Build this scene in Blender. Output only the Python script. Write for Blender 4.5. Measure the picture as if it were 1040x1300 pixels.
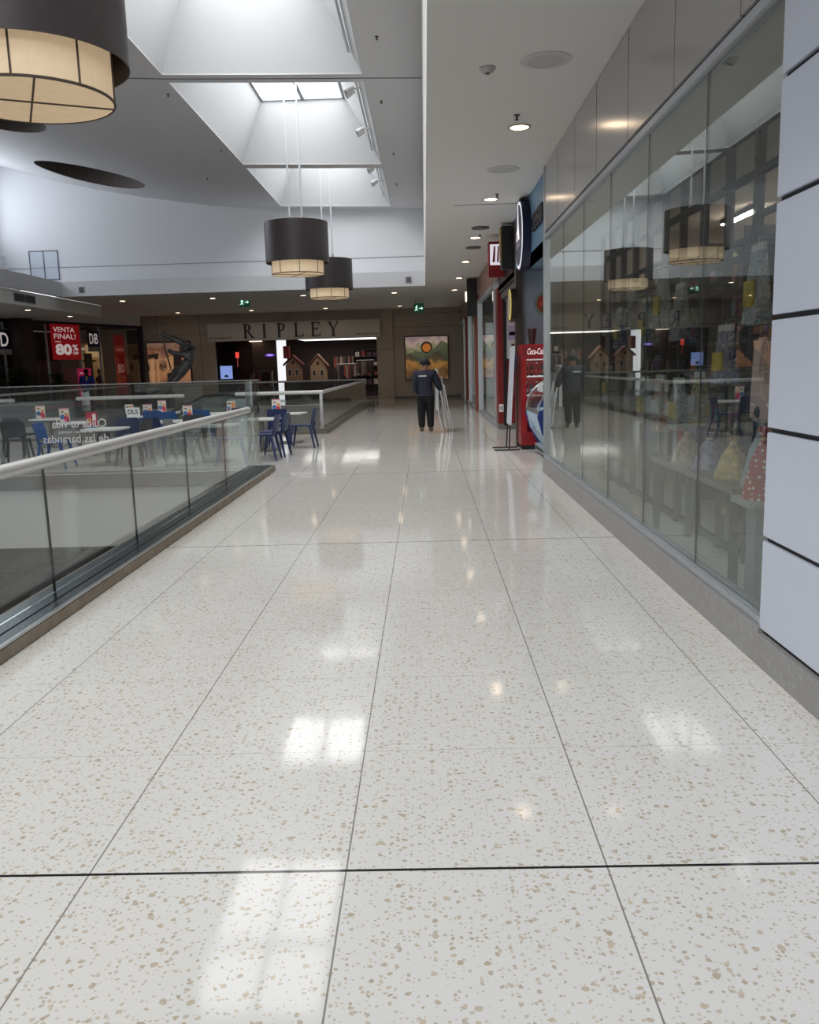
import bpy, bmesh, math, random
from mathutils import Vector, Matrix
random.seed(7)
PI = math.pi
for o in list(bpy.data.objects):
    bpy.data.objects.remove(o)
SC = bpy.context.scene
COL = SC.collection

# ------------------------------------------------------------------ camera
PITCH, YAW, ROLL, EYE, FPX = .1689, .02224, .02888, 1.57, 1090.5
_cp, _sp, _cy, _sy = math.cos(PITCH), math.sin(PITCH), math.cos(YAW), math.sin(YAW)
fw = Vector((-_sy * _cp, _cy * _cp, -_sp))
rt = Vector((_cy, _sy, 0))
up = rt.cross(fw)
r2 = math.cos(ROLL) * rt - math.sin(ROLL) * up
u2 = math.sin(ROLL) * rt + math.cos(ROLL) * up
cd = bpy.data.cameras.new('camera')
cd.sensor_fit = 'HORIZONTAL'; cd.sensor_width = 36; cd.lens = 36 * FPX / 1040
cd.clip_end = 300
cam = bpy.data.objects.new('camera', cd); COL.objects.link(cam)
M = Matrix.Identity(4)
for i, v in enumerate((r2, u2, -fw)):
    for j in range(3): M[j][i] = v[j]
M[2][3] = EYE
cam.matrix_world = M
SC.camera = cam

# ------------------------------------------------------------------ light
SC.view_settings.view_transform = 'Standard'
SC.view_settings.look = 'None'
SC.view_settings.exposure = 0.5
SC.view_settings.gamma = 1
SC.view_settings.use_curve_mapping = False
SC.cycles.max_bounces = 10
SC.cycles.diffuse_bounces = 5
SC.cycles.glossy_bounces = 5
SC.cycles.transparent_max_bounces = 24
SC.cycles.caustics_reflective = False
SC.cycles.caustics_refractive = False
SC.cycles.sample_clamp_indirect = 6
W = bpy.data.worlds.new('sky'); SC.world = W; W.use_nodes = True
W.node_tree.nodes['Background'].inputs[0].default_value = (.92, .96, 1, 1)
W.node_tree.nodes['Background'].inputs[1].default_value = .8

def area(name, loc, size, size_y, power, color, rot):
    l = bpy.data.lights.new(name, 'AREA'); l.shape = 'RECTANGLE'
    l.size, l.size_y, l.energy, l.color = size, size_y, power, color
    o = bpy.data.objects.new(name, l); o.location = loc; o.rotation_euler = rot
    COL.objects.link(o); return o

WELLS = [(24.75, 30.45), (17.5, 24.3), (10.25, 17.05), (3.0, 9.8), (-4.3, 2.55)]   # the skylight wells, far to near
YB_ = -12
for k, (ya, yb) in enumerate(WELLS):
    area('skylight_daylight', (-3.0, (ya + yb) / 2, 8.62), 2.1, yb - ya - 1.0, (140, 165, 175, 190, 210)[k], (1, .99, .975), (0, 0, 0))
area('rear_fill_light', (-6.5, YB_ + .1, 6.6), 12, 3.6, 760, (1, .99, .975), (PI / 2, 0, 0))  # fill lamp added high behind the camera, not a real window
area('side_window_daylight', (-14.86, 26.3, 7.3), 8.6, 2.2, 120, (.86, .92, 1), (PI / 2, 0, -PI / 2))

# ------------------------------------------------------------------ materials
def lin(c):
    return tuple(((x / 255) / 12.92 if x / 255 <= .04045 else ((x / 255 + .055) / 1.055) ** 2.4) for x in c)

MATS = {}
def mat(name, rgb, rough=.5, metal=0, emit=None, es=0, spec=.5, noise=0, nscale=6, bump=0, alpha=1, coat=0, srgb=True):
    if name in MATS: return MATS[name]
    m = bpy.data.materials.new(name); m.use_nodes = True
    nt = m.node_tree; b = nt.nodes['Principled BSDF']
    c = lin(rgb) if srgb else rgb
    b.inputs['Base Color'].default_value = (*c, 1)
    b.inputs['Roughness'].default_value = rough
    b.inputs['Metallic'].default_value = metal
    b.inputs['Specular IOR Level'].default_value = spec
    b.inputs['Coat Weight'].default_value = coat
    if emit:
        b.inputs['Emission Color'].default_value = (*lin(emit), 1)
        b.inputs['Emission Strength'].default_value = es
    if noise or bump:
        g = nt.nodes.new('ShaderNodeNewGeometry')
        n = nt.nodes.new('ShaderNodeTexNoise'); n.inputs['Scale'].default_value = nscale; n.inputs['Detail'].default_value = 4
        nt.links.new(g.outputs['Position'], n.inputs['Vector'])
        if noise:
            r = nt.nodes.new('ShaderNodeValToRGB')
            r.color_ramp.elements[0].position = .3; r.color_ramp.elements[1].position = .7
            r.color_ramp.elements[0].color = (*[x * (1 - noise) for x in c], 1)
            r.color_ramp.elements[1].color = (*[min(1, x * (1 + noise)) for x in c], 1)
            nt.links.new(n.outputs['Fac'], r.inputs['Fac']); nt.links.new(r.outputs['Color'], b.inputs['Base Color'])
        if bump:
            bp = nt.nodes.new('ShaderNodeBump'); bp.inputs['Strength'].default_value = bump; bp.inputs['Distance'].default_value = .01
            nt.links.new(n.outputs['Fac'], bp.inputs['Height']); nt.links.new(bp.outputs['Normal'], b.inputs['Normal'])
    MATS[name] = m
    return m

def glass(name, tint, base=.045, haze=0.0, hz=(200, 205, 205)):
    """clear pane: Schlick mix of tinted transmission and mirror reflection, plus an optional diffuse veil painting in reflected haze"""
    if name in MATS: return MATS[name]
    m = bpy.data.materials.new(name); m.use_nodes = True
    nt = m.node_tree; nt.nodes.clear(); N = nt.nodes.new; L = nt.links.new
    out = N('ShaderNodeOutputMaterial'); g = N('ShaderNodeNewGeometry')
    dot = N('ShaderNodeVectorMath'); dot.operation = 'DOT_PRODUCT'
    L(g.outputs['Incoming'], dot.inputs[0]); L(g.outputs['Normal'], dot.inputs[1])
    ab = N('ShaderNodeMath'); ab.operation = 'ABSOLUTE'; L(dot.outputs['Value'], ab.inputs[0])
    su = N('ShaderNodeMath'); su.operation = 'SUBTRACT'; su.inputs[0].default_value = 1; L(ab.outputs[0], su.inputs[1])
    pw = N('ShaderNodeMath'); pw.operation = 'POWER'; pw.inputs[1].default_value = 5; L(su.outputs[0], pw.inputs[0])
    ma = N('ShaderNodeMath'); ma.operation = 'MULTIPLY_ADD'; ma.inputs[1].default_value = 1 - base; ma.inputs[2].default_value = base; L(pw.outputs[0], ma.inputs[0])
    t = N('ShaderNodeBsdfTransparent'); t.inputs[0].default_value = (*tint, 1)
    gl = N('ShaderNodeBsdfGlossy'); gl.inputs['Roughness'].default_value = 0; gl.inputs['Color'].default_value = (.96, 1, .98, 1)
    src = t.outputs[0]
    if haze:  # pale diffuse share paints the washed-out look of reflections
        d = N('ShaderNodeBsdfDiffuse'); d.inputs[0].default_value = (*lin(hz), 1)
        mh = N('ShaderNodeMixShader'); mh.inputs[0].default_value = haze
        L(t.outputs[0], mh.inputs[1]); L(d.outputs[0], mh.inputs[2]); src = mh.outputs[0]
    mx = N('ShaderNodeMixShader'); L(ma.outputs[0], mx.inputs[0]); L(src, mx.inputs[1]); L(gl.outputs[0], mx.inputs[2])
    L(mx.outputs[0], out.inputs[0])
    MATS[name] = m
    return m

def floor_mat():
    m = bpy.data.materials.new('terrazzo'); m.use_nodes = True
    nt = m.node_tree; N = nt.nodes.new; L = nt.links.new; b = nt.nodes['Principled BSDF']
    g = N('ShaderNodeNewGeometry'); P = g.outputs['Position']
    def math_(op, a, bb=None, c=None):
        n = N('ShaderNodeMath'); n.operation = op
        for i, v in enumerate((a, bb, c)):
            if v is None: continue
            if isinstance(v, (int, float)): n.inputs[i].default_value = v
            else: L(v, n.inputs[i])
        return n.outputs[0]
    def mix(f, a, bb):
        n = N('ShaderNodeMix'); n.data_type = 'RGBA'
        if isinstance(f, (int, float)): n.inputs[0].default_value = f
        else: L(f, n.inputs[0])
        for i, v in ((6, a), (7, bb)):
            if isinstance(v, tuple): n.inputs[i].default_value = (*v, 1)
            else: L(v, n.inputs[i])
        return n.outputs[2]
    big = N('ShaderNodeTexNoise'); big.inputs['Scale'].default_value = 1.3; big.inputs['Detail'].default_value = 3; L(P, big.inputs['Vector'])
    col = mix(big.outputs['Fac'], lin((226, 225, 222)), lin((218, 217, 213)))
    warp = N('ShaderNodeTexNoise'); warp.inputs['Scale'].default_value = 60; L(P, warp.inputs['Vector'])
    wv = N('ShaderNodeVectorMath'); wv.operation = 'SCALE'; wv.inputs['Scale'].default_value = .016; L(warp.outputs['Color'], wv.inputs[0])
    ad = N('ShaderNodeVectorMath'); ad.operation = 'ADD'; L(P, ad.inputs[0]); L(wv.outputs[0], ad.inputs[1])
    for sc, keep, lo, hi, ca, cb in ((29, .80, .10, .32, (184, 171, 152), (203, 192, 174)), (42, .74, .10, .33, (182, 170, 154), (204, 192, 174)), (68, .70, .12, .38, (194, 186, 174), (208, 196, 178))):
        v = N('ShaderNodeTexVoronoi'); v.inputs['Scale'].default_value = sc; v.voronoi_dimensions = '2D'; L(ad.outputs[0], v.inputs['Vector'])
        se = N('ShaderNodeSeparateColor'); L(v.outputs['Color'], se.inputs[0])
        on = math_('GREATER_THAN', se.outputs[0], keep)
        rad = math_('MULTIPLY_ADD', se.outputs[1], hi - lo, lo)
        ins = math_('LESS_THAN', v.outputs['Distance'], rad)
        f = math_('MULTIPLY', on, ins)
        chip = mix(se.outputs[2], lin(ca), lin(cb))
        col = mix(f, col, chip)
    sp = N('ShaderNodeSeparateXYZ'); L(P, sp.inputs[0])
    def line(axis, off, step, half):
        a = math_('SUBTRACT', sp.outputs[axis], off)
        a = math_('DIVIDE', a, step)
        r = math_('ROUND', a)
        d = math_('ABSOLUTE', math_('SUBTRACT', a, r))
        return math_('LESS_THAN', d, half / step)
    thin = math_('MAXIMUM', line(0, -.288, .822, .0028), math_('MULTIPLY', line(1, 2.485, .8525, .0016), .6))
    col = mix(thin, col, lin((140, 136, 130)))
    thick = line(1, 2.485, 5.115, .0065)
    col = mix(thick, col, lin((38, 36, 36)))
    L(col, b.inputs['Base Color'])
    b.inputs['Roughness'].default_value = .11
    sm = N('ShaderNodeTexNoise'); sm.inputs['Scale'].default_value = 3.5; sm.inputs['Detail'].default_value = 5; L(P, sm.inputs['Vector'])
    L(math_('MULTIPLY_ADD', sm.outputs['Fac'], .07, .03), b.inputs['Roughness'])
    b.inputs['Specular IOR Level'].default_value = .15
    bn = N('ShaderNodeTexNoise'); bn.inputs['Scale'].default_value = 2.2; bn.inputs['Detail'].default_value = 1; L(P, bn.inputs['Vector'])
    bp = N('ShaderNodeBump'); bp.inputs['Strength'].default_value = .05; bp.inputs['Distance'].default_value = .02
    L(bn.outputs['Fac'], bp.inputs['Height']); L(bp.outputs['Normal'], b.inputs['Normal'])
    return m

def plinth_mat():
    m = bpy.data.materials.new('worn_plinth'); m.use_nodes = True
    nt = m.node_tree; N = nt.nodes.new; L = nt.links.new; b = nt.nodes['Principled BSDF']
    g = N('ShaderNodeNewGeometry')
    n = N('ShaderNodeTexNoise'); n.inputs['Scale'].default_value = 3.2; n.inputs['Detail'].default_value = 8; n.inputs['Roughness'].default_value = 1.4
    L(g.outputs['Position'], n.inputs['Vector'])
    r = N('ShaderNodeValToRGB')
    e = r.color_ramp.elements
    e[0].position = .56; e[0].color = (*lin((144, 142, 140)), 1); e[1].position = .585; e[1].color = (*lin((190, 191, 196)), 1)
    L(n.outputs['Fac'], r.inputs['Fac']); L(r.outputs['Color'], b.inputs['Base Color'])
    b.inputs['Roughness'].default_value = .5
    return m

WHITE = mat('white_plaster', (222, 222, 220), .75, noise=.015, nscale=2)
CEIL = mat('ceiling_paint', (232, 231, 228), .8)
WALLW = mat('bulkhead_paint', (214, 216, 220), .8)
WELLP = mat('well_paint', (200, 203, 206), .8)
BEIGE = mat('beige_wall', (172, 158, 145), .6, noise=.03, nscale=1)
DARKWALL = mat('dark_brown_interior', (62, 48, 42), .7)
BLACK = mat('black', (22, 22, 24), .45)
STEEL = mat('brushed_steel', (190, 190, 190), .28, 1)
RAIL = mat('rail_steel', (206, 206, 204), .4, .35)
ALU = mat('anodised_frame', (186, 190, 196), .38, .7)
PANEL = mat('metal_cladding', (190, 188, 190), .2, .75)
CLAD = mat('white_cladding', (196, 203, 218), .35)
JOINT = mat('black_joint', (30, 30, 32), .7)
PLINTH = plinth_mat()
FLOOR = floor_mat()
LOWFLOOR = mat('lower_floor', (112, 100, 90), .25, noise=.1, nscale=.8)
GLASS_B = glass('balustrade_glass', (.93, .96, .95), .045, .05)
GLASS_C = glass('transverse_glass', (.93, .95, .945), .03, .012)
GLASS_S = glass('shop_glass', (.84, .865, .855), .07, .015, (190, 196, 192))
GLASS_D = glass('clear_glass', (.93, .94, .94), .04)
ORANGE = mat('downlight_glow', (255, 240, 220), .5, emit=(255, 226, 190), es=9)
BLUEP = mat('blue_chair_plastic', (26, 78, 140), .38)
NAVYP = mat('navy_chair_plastic', (26, 44, 92), .4)
GREYP = mat('charcoal_chair_plastic', (58, 62, 68), .45)
LGREYP = mat('grey_chair_frame', (126, 128, 126), .45)
TABLEW = mat('white_table_laminate', (232, 232, 228), .3)
PED = mat('grey_pedestal', (128, 124, 120), .4, .3)
RED = mat('shop_red', (128, 16, 20), .4)
TERRA = mat('terracotta_cladding', (140, 62, 48), .45, noise=.08, nscale=4)
BROWNF = mat('brown_fascia', (150, 112, 100), .35, noise=.05, nscale=2)
SKYB = mat('kiosk_blue', (106, 148, 184), .4)
NAVY = mat('navy_sign', (18, 26, 62), .35)
LETTER_W = mat('white_lettering', (236, 236, 236), .5)
LETTER_D = mat('dark_lettering', (30, 32, 44), .5)
def rgb(c, r=.45, metal=0): return mat('paint_%02x%02x%02x' % c, c, r, metal)
def glow(c, s): return mat('glow_%02x%02x%02x' % c, c, .5, emit=c, es=s)

# ------------------------------------------------------------------ mesh builder
def tag(o, label=None, cat=None, group=None, kind=None):
    if label: o['label'] = label
    if cat: o['category'] = cat
    if group: o['group'] = group
    if kind: o['kind'] = kind
    return o

def thing(name, label, cat, loc=(0, 0, 0), rz=0, group=None):
    o = bpy.data.objects.new(name, None); o.empty_display_size = .1
    o.location = loc; o.rotation_euler = (0, 0, rz); COL.objects.link(o)
    return tag(o, label, cat, group)

class MB:
    def __init__(s): s.v = []; s.f = []; s.m = []; s.cur = 0
    def mi(s, i): s.cur = i; return s
    def add(s, vs, fs):
        b = len(s.v); s.v += [tuple(v) for v in vs]
        s.f += [tuple(i + b for i in f) for f in fs]; s.m += [s.cur] * len(fs); return s
    def bx(s, x0, x1, y0, y1, z0, z1):
        return s.add([(x, y, z) for z in (z0, z1) for y in (y0, y1) for x in (x0, x1)],
                     [(0, 2, 3, 1), (4, 5, 7, 6), (0, 1, 5, 4), (2, 6, 7, 3), (0, 4, 6, 2), (1, 3, 7, 5)])
    def bar(s, p, q, w, h=None, upv=(0, 0, 1)):
        p, q = Vector(p), Vector(q); d = (q - p).normalized(); h = h or w
        u = Vector(upv)
        if abs(d.dot(u)) > .98: u = Vector((1, 0, 0))
        a = d.cross(u).normalized(); b = a.cross(d)
        vs = [c + a * i * w / 2 + b * j * h / 2 for c in (p, q) for i, j in ((-1, -1), (1, -1), (1, 1), (-1, 1))]
        return s.add(vs, [(3, 2, 1, 0), (4, 5, 6, 7), (0, 1, 5, 4), (1, 2, 6, 5), (2, 3, 7, 6), (3, 0, 4, 7)])
    def tube(s, pts, r, n=10, caps=True):
        pts = [Vector(p) for p in pts]; rs = r if isinstance(r, (list, tuple)) else [r] * len(pts)
        rings = []; pa = None
        for i, p in enumerate(pts):
            d = (pts[min(i + 1, len(pts) - 1)] - pts[max(i - 1, 0)]).normalized()
            if pa is None:
                pa = d.cross(Vector((0, 0, 1)) if abs(d.z) < .95 else Vector((1, 0, 0))).normalized()
            else: pa = (pa - d * pa.dot(d)).normalized()
            b = d.cross(pa)
            rings.append([p + (pa * math.cos(2 * PI * k / n) + b * math.sin(2 * PI * k / n)) * rs[i] for k in range(n)])
        fs = []
        for i in range(len(pts) - 1):
            for k in range(n):
                fs.append((i * n + k, i * n + (k + 1) % n, (i + 1) * n + (k + 1) % n, (i + 1) * n + k))
        if caps: fs += [tuple(range(n))[::-1], tuple((len(pts) - 1) * n + k for k in range(n))]
        return s.add([v for r_ in rings for v in r_], fs)
    def lathe(s, prof, n=32, c=(0, 0, 0)):
        vs = []; fs = []
        for r, z in prof:
            vs += [(c[0] + r * math.cos(2 * PI * k / n), c[1] + r * math.sin(2 * PI * k / n), c[2] + z) for k in range(n)]
        for i in range(len(prof) - 1):
            for k in range(n): fs.append((i * n + k, i * n + (k + 1) % n, (i + 1) * n + (k + 1) % n, (i + 1) * n + k))
        return s.add(vs, fs)
    def prism(s, poly, org, a, b, depth):
        """polygon in the (a, b) plane pushed along a x b by depth"""
        a, b, org = Vector(a), Vector(b), Vector(org); nrm = a.cross(b).normalized() * depth
        n = len(poly)
        vs = [org + a * x + b * y for x, y in poly]; vs += [v + nrm for v in vs]
        return s.add(vs, [tuple(range(n))[::-1], tuple(range(n, 2 * n))] + [(i, (i + 1) % n, n + (i + 1) % n, n + i) for i in range(n)])
    def ball(s, c, rx, ry=None, rz=None, nu=14, nv=9):
        ry = ry or rx; rz = rz or rx
        vs = [(c[0], c[1], c[2] - rz)]; fs = []
        for j in range(1, nv):
            t = PI * j / nv
            vs += [(c[0] + rx * math.sin(t) * math.cos(2 * PI * k / nu), c[1] + ry * math.sin(t) * math.sin(2 * PI * k / nu), c[2] - rz * math.cos(t)) for k in range(nu)]
        vs.append((c[0], c[1], c[2] + rz))
        for k in range(nu):
            fs.append((0, 1 + (k + 1) % nu, 1 + k))
            for j in range(nv - 2): fs.append((1 + j * nu + k, 1 + j * nu + (k + 1) % nu, 1 + (j + 1) * nu + (k + 1) % nu, 1 + (j + 1) * nu + k))
            t = 1 + (nv - 2) * nu; fs.append((t + k, t + (k + 1) % nu, len(vs) - 1))
        return s.add(vs, fs)
    def build(s, name, m, parent=None, smooth=False, bevel=0, world=False, origin=None):
        me = bpy.data.meshes.new(name)
        vs = [Vector(v) for v in s.v]; loc = Vector((0, 0, 0))
        if parent is None:
            if origin is not None: loc = Vector(origin)
            else:
                xs, ys, zs = zip(*s.v); loc = Vector(((min(xs) + max(xs)) / 2, (min(ys) + max(ys)) / 2, min(zs)))
            vs = [v - loc for v in vs]
        elif world:
            off = Vector(parent.location)
            if parent.parent: off += Vector(parent.parent.location)
            vs = [v - off for v in vs]
        me.from_pydata(vs, [], s.f)
        ms = m if isinstance(m, (list, tuple)) else [m]
        for q in ms: me.materials.append(q)
        if len(ms) > 1: me.polygons.foreach_set('material_index', s.m)
        bm = bmesh.new(); bm.from_mesh(me)
        bmesh.ops.recalc_face_normals(bm, faces=bm.faces)
        if bevel:
            bmesh.ops.bevel(bm, geom=[e for e in bm.edges if len(e.link_faces) == 2 and e.calc_face_angle(0) > .6], offset=bevel, segments=2, affect='EDGES', clamp_overlap=True)
        bm.to_mesh(me); bm.free()
        if smooth:
            me.polygons.foreach_set('use_smooth', [True] * len(me.polygons))
            try: me.set_sharp_from_angle(angle=.7)
            except Exception: pass
        me.update()
        o = bpy.data.objects.new(name, me); COL.objects.link(o)
        o.location = loc
        if parent: o.parent = parent
        return o

def box(name, m, x0, x1, y0, y1, z0, z1, parent=None, bevel=0, world=False):
    return MB().bx(x0, x1, y0, y1, z0, z1).build(name, m, parent, bevel=bevel, world=world)
def struct(name, o): o.name = name; o['kind'] = 'structure'; return o
def sbox(name, m, *a, bevel=0): return struct(name, box(name, m, *a, bevel=bevel))

def text_mb(body, org, right, upv, width, height, depth=.004, mirror=False, shear=0, bold=0):
    cu = bpy.data.curves.new('t', 'FONT'); cu.body = body; cu.size = 1; cu.resolution_u = 3; cu.offset = bold; cu.shear = shear
    ob = bpy.data.objects.new('t', cu); COL.objects.link(ob)
    dg = bpy.context.evaluated_depsgraph_get(); dg.update()
    me = bpy.data.meshes.new_from_object(ob.evaluated_get(dg))
    vs = [v.co.copy() for v in me.vertices]; fs = [tuple(p.vertices) for p in me.polygons]
    bpy.data.objects.remove(ob); bpy.data.curves.remove(cu); bpy.data.meshes.remove(me)
    x0, x1 = min(v.x for v in vs), max(v.x for v in vs); y0, y1 = min(v.y for v in vs), max(v.y for v in vs)
    right, upv, org = Vector(right), Vector(upv), Vector(org); nrm = right.cross(upv).normalized()
    out = []
    for v in vs:
        a = (v.x - x0) / (x1 - x0) * width; b = (v.y - y0) / (y1 - y0) * height
        if mirror: a = width - a
        out.append(org + right * a + upv * b + nrm * depth)
    mb = MB(); n = len(out)
    edges = {}
    for f in fs:
        for i in range(len(f)):
            e = (f[i], f[(i + 1) % len(f)])
            edges[e] = 1
    side = [(a, b, b + n, a + n) for (a, b) in edges if (b, a) not in edges]
    back = [p - nrm * depth for p in out]
    mb.add(out + back, fs + side)
    return mb

def apply_mods(o, name, m, smooth=True):
    dg = bpy.context.evaluated_depsgraph_get(); dg.update()
    me = bpy.data.meshes.new_from_object(o.evaluated_get(dg)); old = o.data
    o.modifiers.clear(); o.data = me; me.name = name
    me.materials.clear(); me.materials.append(m)
    if smooth: me.polygons.foreach_set('use_smooth', [True] * len(me.polygons))
    return o

def skin(name, verts, edges, radii, m, parent=None, loc=(0, 0, 0), sub=2, root=0):
    me = bpy.data.meshes.new(name); me.from_pydata(verts, edges, [])
    o = bpy.data.objects.new(name, me); COL.objects.link(o)
    md = o.modifiers.new('skin', 'SKIN'); md.use_smooth_shade = True
    if not me.skin_vertices: pass
    for i, r in enumerate(radii):
        sv = me.skin_vertices[0].data[i]
        sv.radius = (r, r) if isinstance(r, (int, float)) else r
        sv.use_root = (i == root)
    ms = o.modifiers.new('sub', 'SUBSURF'); ms.levels = sub; ms.render_levels = sub
    apply_mods(o, name, m)
    o.location = loc
    if parent: o.parent = parent
    return o

def copy_thing(src, loc, rz, label=None, group=None, remat=None):
    r = src.copy(); COL.objects.link(r); r.location = loc; r.rotation_euler = (0, 0, rz)
    if label: r['label'] = label
    if group: r['group'] = group
    def rec(a, b):
        for ch in list(a.children):
            c = ch.copy(); COL.objects.link(c); c.parent = b
            if remat and c.type == 'MESH':
                c.data = c.data.copy()
                for i, mm in enumerate(c.data.materials):
                    if mm in remat: c.data.materials[i] = remat[mm]
            rec(ch, c)
    rec(src, r)
    return r

# ------------------------------------------------------------------ structure: floors and slabs
XE, XV, XL = 1.75, -2.40, -12.5            # shop line, void edge, far side of the void
YB, Y1, Y2, Y3, YF = -12, 13.6, 20.95, 36.8, 41.5
f = MB()
for (x0, x1, y0, y1) in ((XV, 6.4, YB, YF), (-22, XV, Y1, Y2), (-22, XV, Y3, YF), (-22, XL, Y2, Y3), (-22, XL, YB, Y1)):
    f.bx(x0, x1, y0, y1, -.22, 0)
struct('floor', f.build('floor', FLOOR))
fa = MB()                                   # white faces of the floor slabs round the two voids
for (x0, x1, y0, y1) in ((XV + .06, 1.6, YB, YF), (-22, XV + .06, Y1 + .06, Y2 - .06), (-22, XV + .06, Y3 + .06, YF), (-22, XL - .06, YB, YF)):
    fa.bx(x0, x1, y0, y1, -1.2, -.22)
struct('trim_1', fa.build('trim_1', WHITE))
sbox('floor_lower', LOWFLOOR, -22, 2, YB, YF, -4.4, -4.25)
tr = MB()                                   # grey edge band of the food court slab
tr.bx(XL, XV, Y1 - .03, Y1, -.225, -.005); tr.bx(XL, XV, Y2, Y2 + .03, -.225, -.005)
struct('trim_2', tr.build('trim_2', rgb((112, 110, 108), .4)))
lw = MB()
lw.bx(-22, -21.8, YB, YF, -4.25, -1.2); lw.bx(-22, 2, YF, YF + .2, -4.25, -1.2); lw.bx(1.8, 2, YB, YF, -4.25, -1.2)
struct('wall_lower', lw.build('wall_lower', rgb((120, 112, 104), .6)))

# soffit over the walkway and its edge towards the atrium
ZS = 4.22
so = MB(); so.bx(.085, 1.9, YB, YF, ZS, ZS + .12); so.bx(.085, .20, YB, YF, ZS + .12, 8.2)
struct('ceiling_walkway', so.build('ceiling_walkway', CEIL))
sbox('trim_3', rgb((60, 60, 62)), .55, 1.70, 15.215, 15.24, ZS - .004, ZS + .01)

# atrium ceiling: curved section with skylight wells and two round openings
PROF = [(.2, 6.88), (.085, 6.885), (-1.03, 6.92), (-2.9, 6.97), (-4.75, 7.03), (-6.0, 7.10), (-7.2, 7.22), (-8.3, 7.37), (-9.4, 7.54), (-10.4, 7.72), (-11.3, 7.90), (-12.6, 8.20), (-14.5, 8.75), (-15.6, 9.1)]
def zc(x):
    for (a, za), (b, zb) in zip(PROF, PROF[1:]):
        if b <= x <= a: return za + (zb - za) * (a - x) / (a - b)
    return PROF[-1][1]
GREYCEIL = mat('atrium_ceiling_paint', (208, 208, 210), .85)
c = MB()
ys = sorted({YB, 31.2} | {y for w in WELLS for y in w})
for (a, za), (b, zb) in zip(PROF[:4], PROF[1:5]):
    for ya, yb in zip(ys, ys[1:]):
        if -4.8 < (a + b) / 2 < -1.03 and any(abs(ya - w[0]) < .01 for w in WELLS): continue
        c.add([(a, ya, za), (b, ya, zb), (b, yb, zb), (a, yb, za), (a, ya, za + .12), (b, ya, zb + .12), (b, yb, zb + .12), (a, yb, za + .12)],
              [(0, 1, 2, 3), (7, 6, 5, 4), (0, 4, 5, 1), (1, 5, 6, 2), (2, 6, 7, 3), (3, 7, 4, 0)])
struct('ceiling_atrium', c.build('ceiling_atrium', GREYCEIL))
pf = [p for p in PROF if p[0] <= -4.75]
c = MB().prism([(x, z) for x, z in pf] + [(x, z + .12) for x, z in reversed(pf)], (0, YB, 0), (1, 0, 0), (0, 0, 1), -(31.2 - YB))
ceil = c.build('ceiling_curved', GREYCEIL)
HOLES = [(-10.3, 28.1), (-10.5, 21.3), (-10.4, 14.4)]
for hx, hy in HOLES:
    k = MB().tube([(hx, hy, 6), (hx, hy, 9.5)], 1.62, 48).build('cut', CEIL)
    bo = ceil.modifiers.new('b', 'BOOLEAN'); bo.object = k; bo.operation = 'DIFFERENCE'; bo.solver = 'EXACT'
    apply_mods(ceil, 'ceiling_curved', GREYCEIL)
    bpy.data.objects.remove(k)
ceil.data.set_sharp_from_angle(angle=.5)
struct('ceiling_curved', ceil)
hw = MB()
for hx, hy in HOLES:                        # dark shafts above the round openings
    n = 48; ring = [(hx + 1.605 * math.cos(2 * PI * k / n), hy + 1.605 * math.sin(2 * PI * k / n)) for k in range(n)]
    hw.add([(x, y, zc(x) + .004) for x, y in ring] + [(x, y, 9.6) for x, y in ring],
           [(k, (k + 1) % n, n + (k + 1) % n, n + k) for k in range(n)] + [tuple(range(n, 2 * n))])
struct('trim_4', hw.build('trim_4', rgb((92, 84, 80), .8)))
we = MB(); fr = MB()
XR, XLW = -1.03, -4.75
for ya, yb in WELLS:
    b = [(XR, ya, zc(XR) + .02), (XLW, ya, zc(XLW) + .02), (XLW, yb, zc(XLW) + .02), (XR, yb, zc(XR) + .02)]
    t = [(-1.92, ya + .5, 8.5), (-4.08, ya + .5, 8.5), (-4.08, yb - .5, 8.5), (-1.92, yb - .5, 8.5)]
    we.add(b + t, [(0, 1, 5, 4), (1, 2, 6, 5), (2, 3, 7, 6), (3, 0, 4, 7)])
    for x in (-4.08, -3.0, -1.92): fr.bx(x - .04, x + .04, ya + .5, yb - .5, 8.46, 8.56)
    for y in (ya + .5, (ya + yb) / 2, yb - .5): fr.bx(-4.08, -1.92, y - .04, y + .04, 8.46, 8.56)
wo = we.build('ceiling_skylight', WELLP); struct('ceiling_skylight', wo)
md = wo.modifiers.new('s', 'SOLIDIFY'); md.thickness = .06; md.offset = 1
apply_mods(wo, 'ceiling_skylight', WELLP, smooth=False)
struct('window_1', fr.build('window_1', rgb((150, 154, 158), .5)))
sbox('trim_5', rgb((70, 68, 68)), -15, .085, 17.255, 17.275, 6.86, 6.875)
# the expansion joint follows the ceiling curve
bpy.data.objects.remove(bpy.data.objects['trim_5'])
ej = MB()
for (a, za), (b, zb) in zip(PROF[1:], PROF[2:]):
    ej.bar((a, 17.27, za - .002), (b, 17.27, zb - .002), .025, .012)
struct('trim_5', ej.build('trim_5', rgb((70, 68, 68))))

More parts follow.
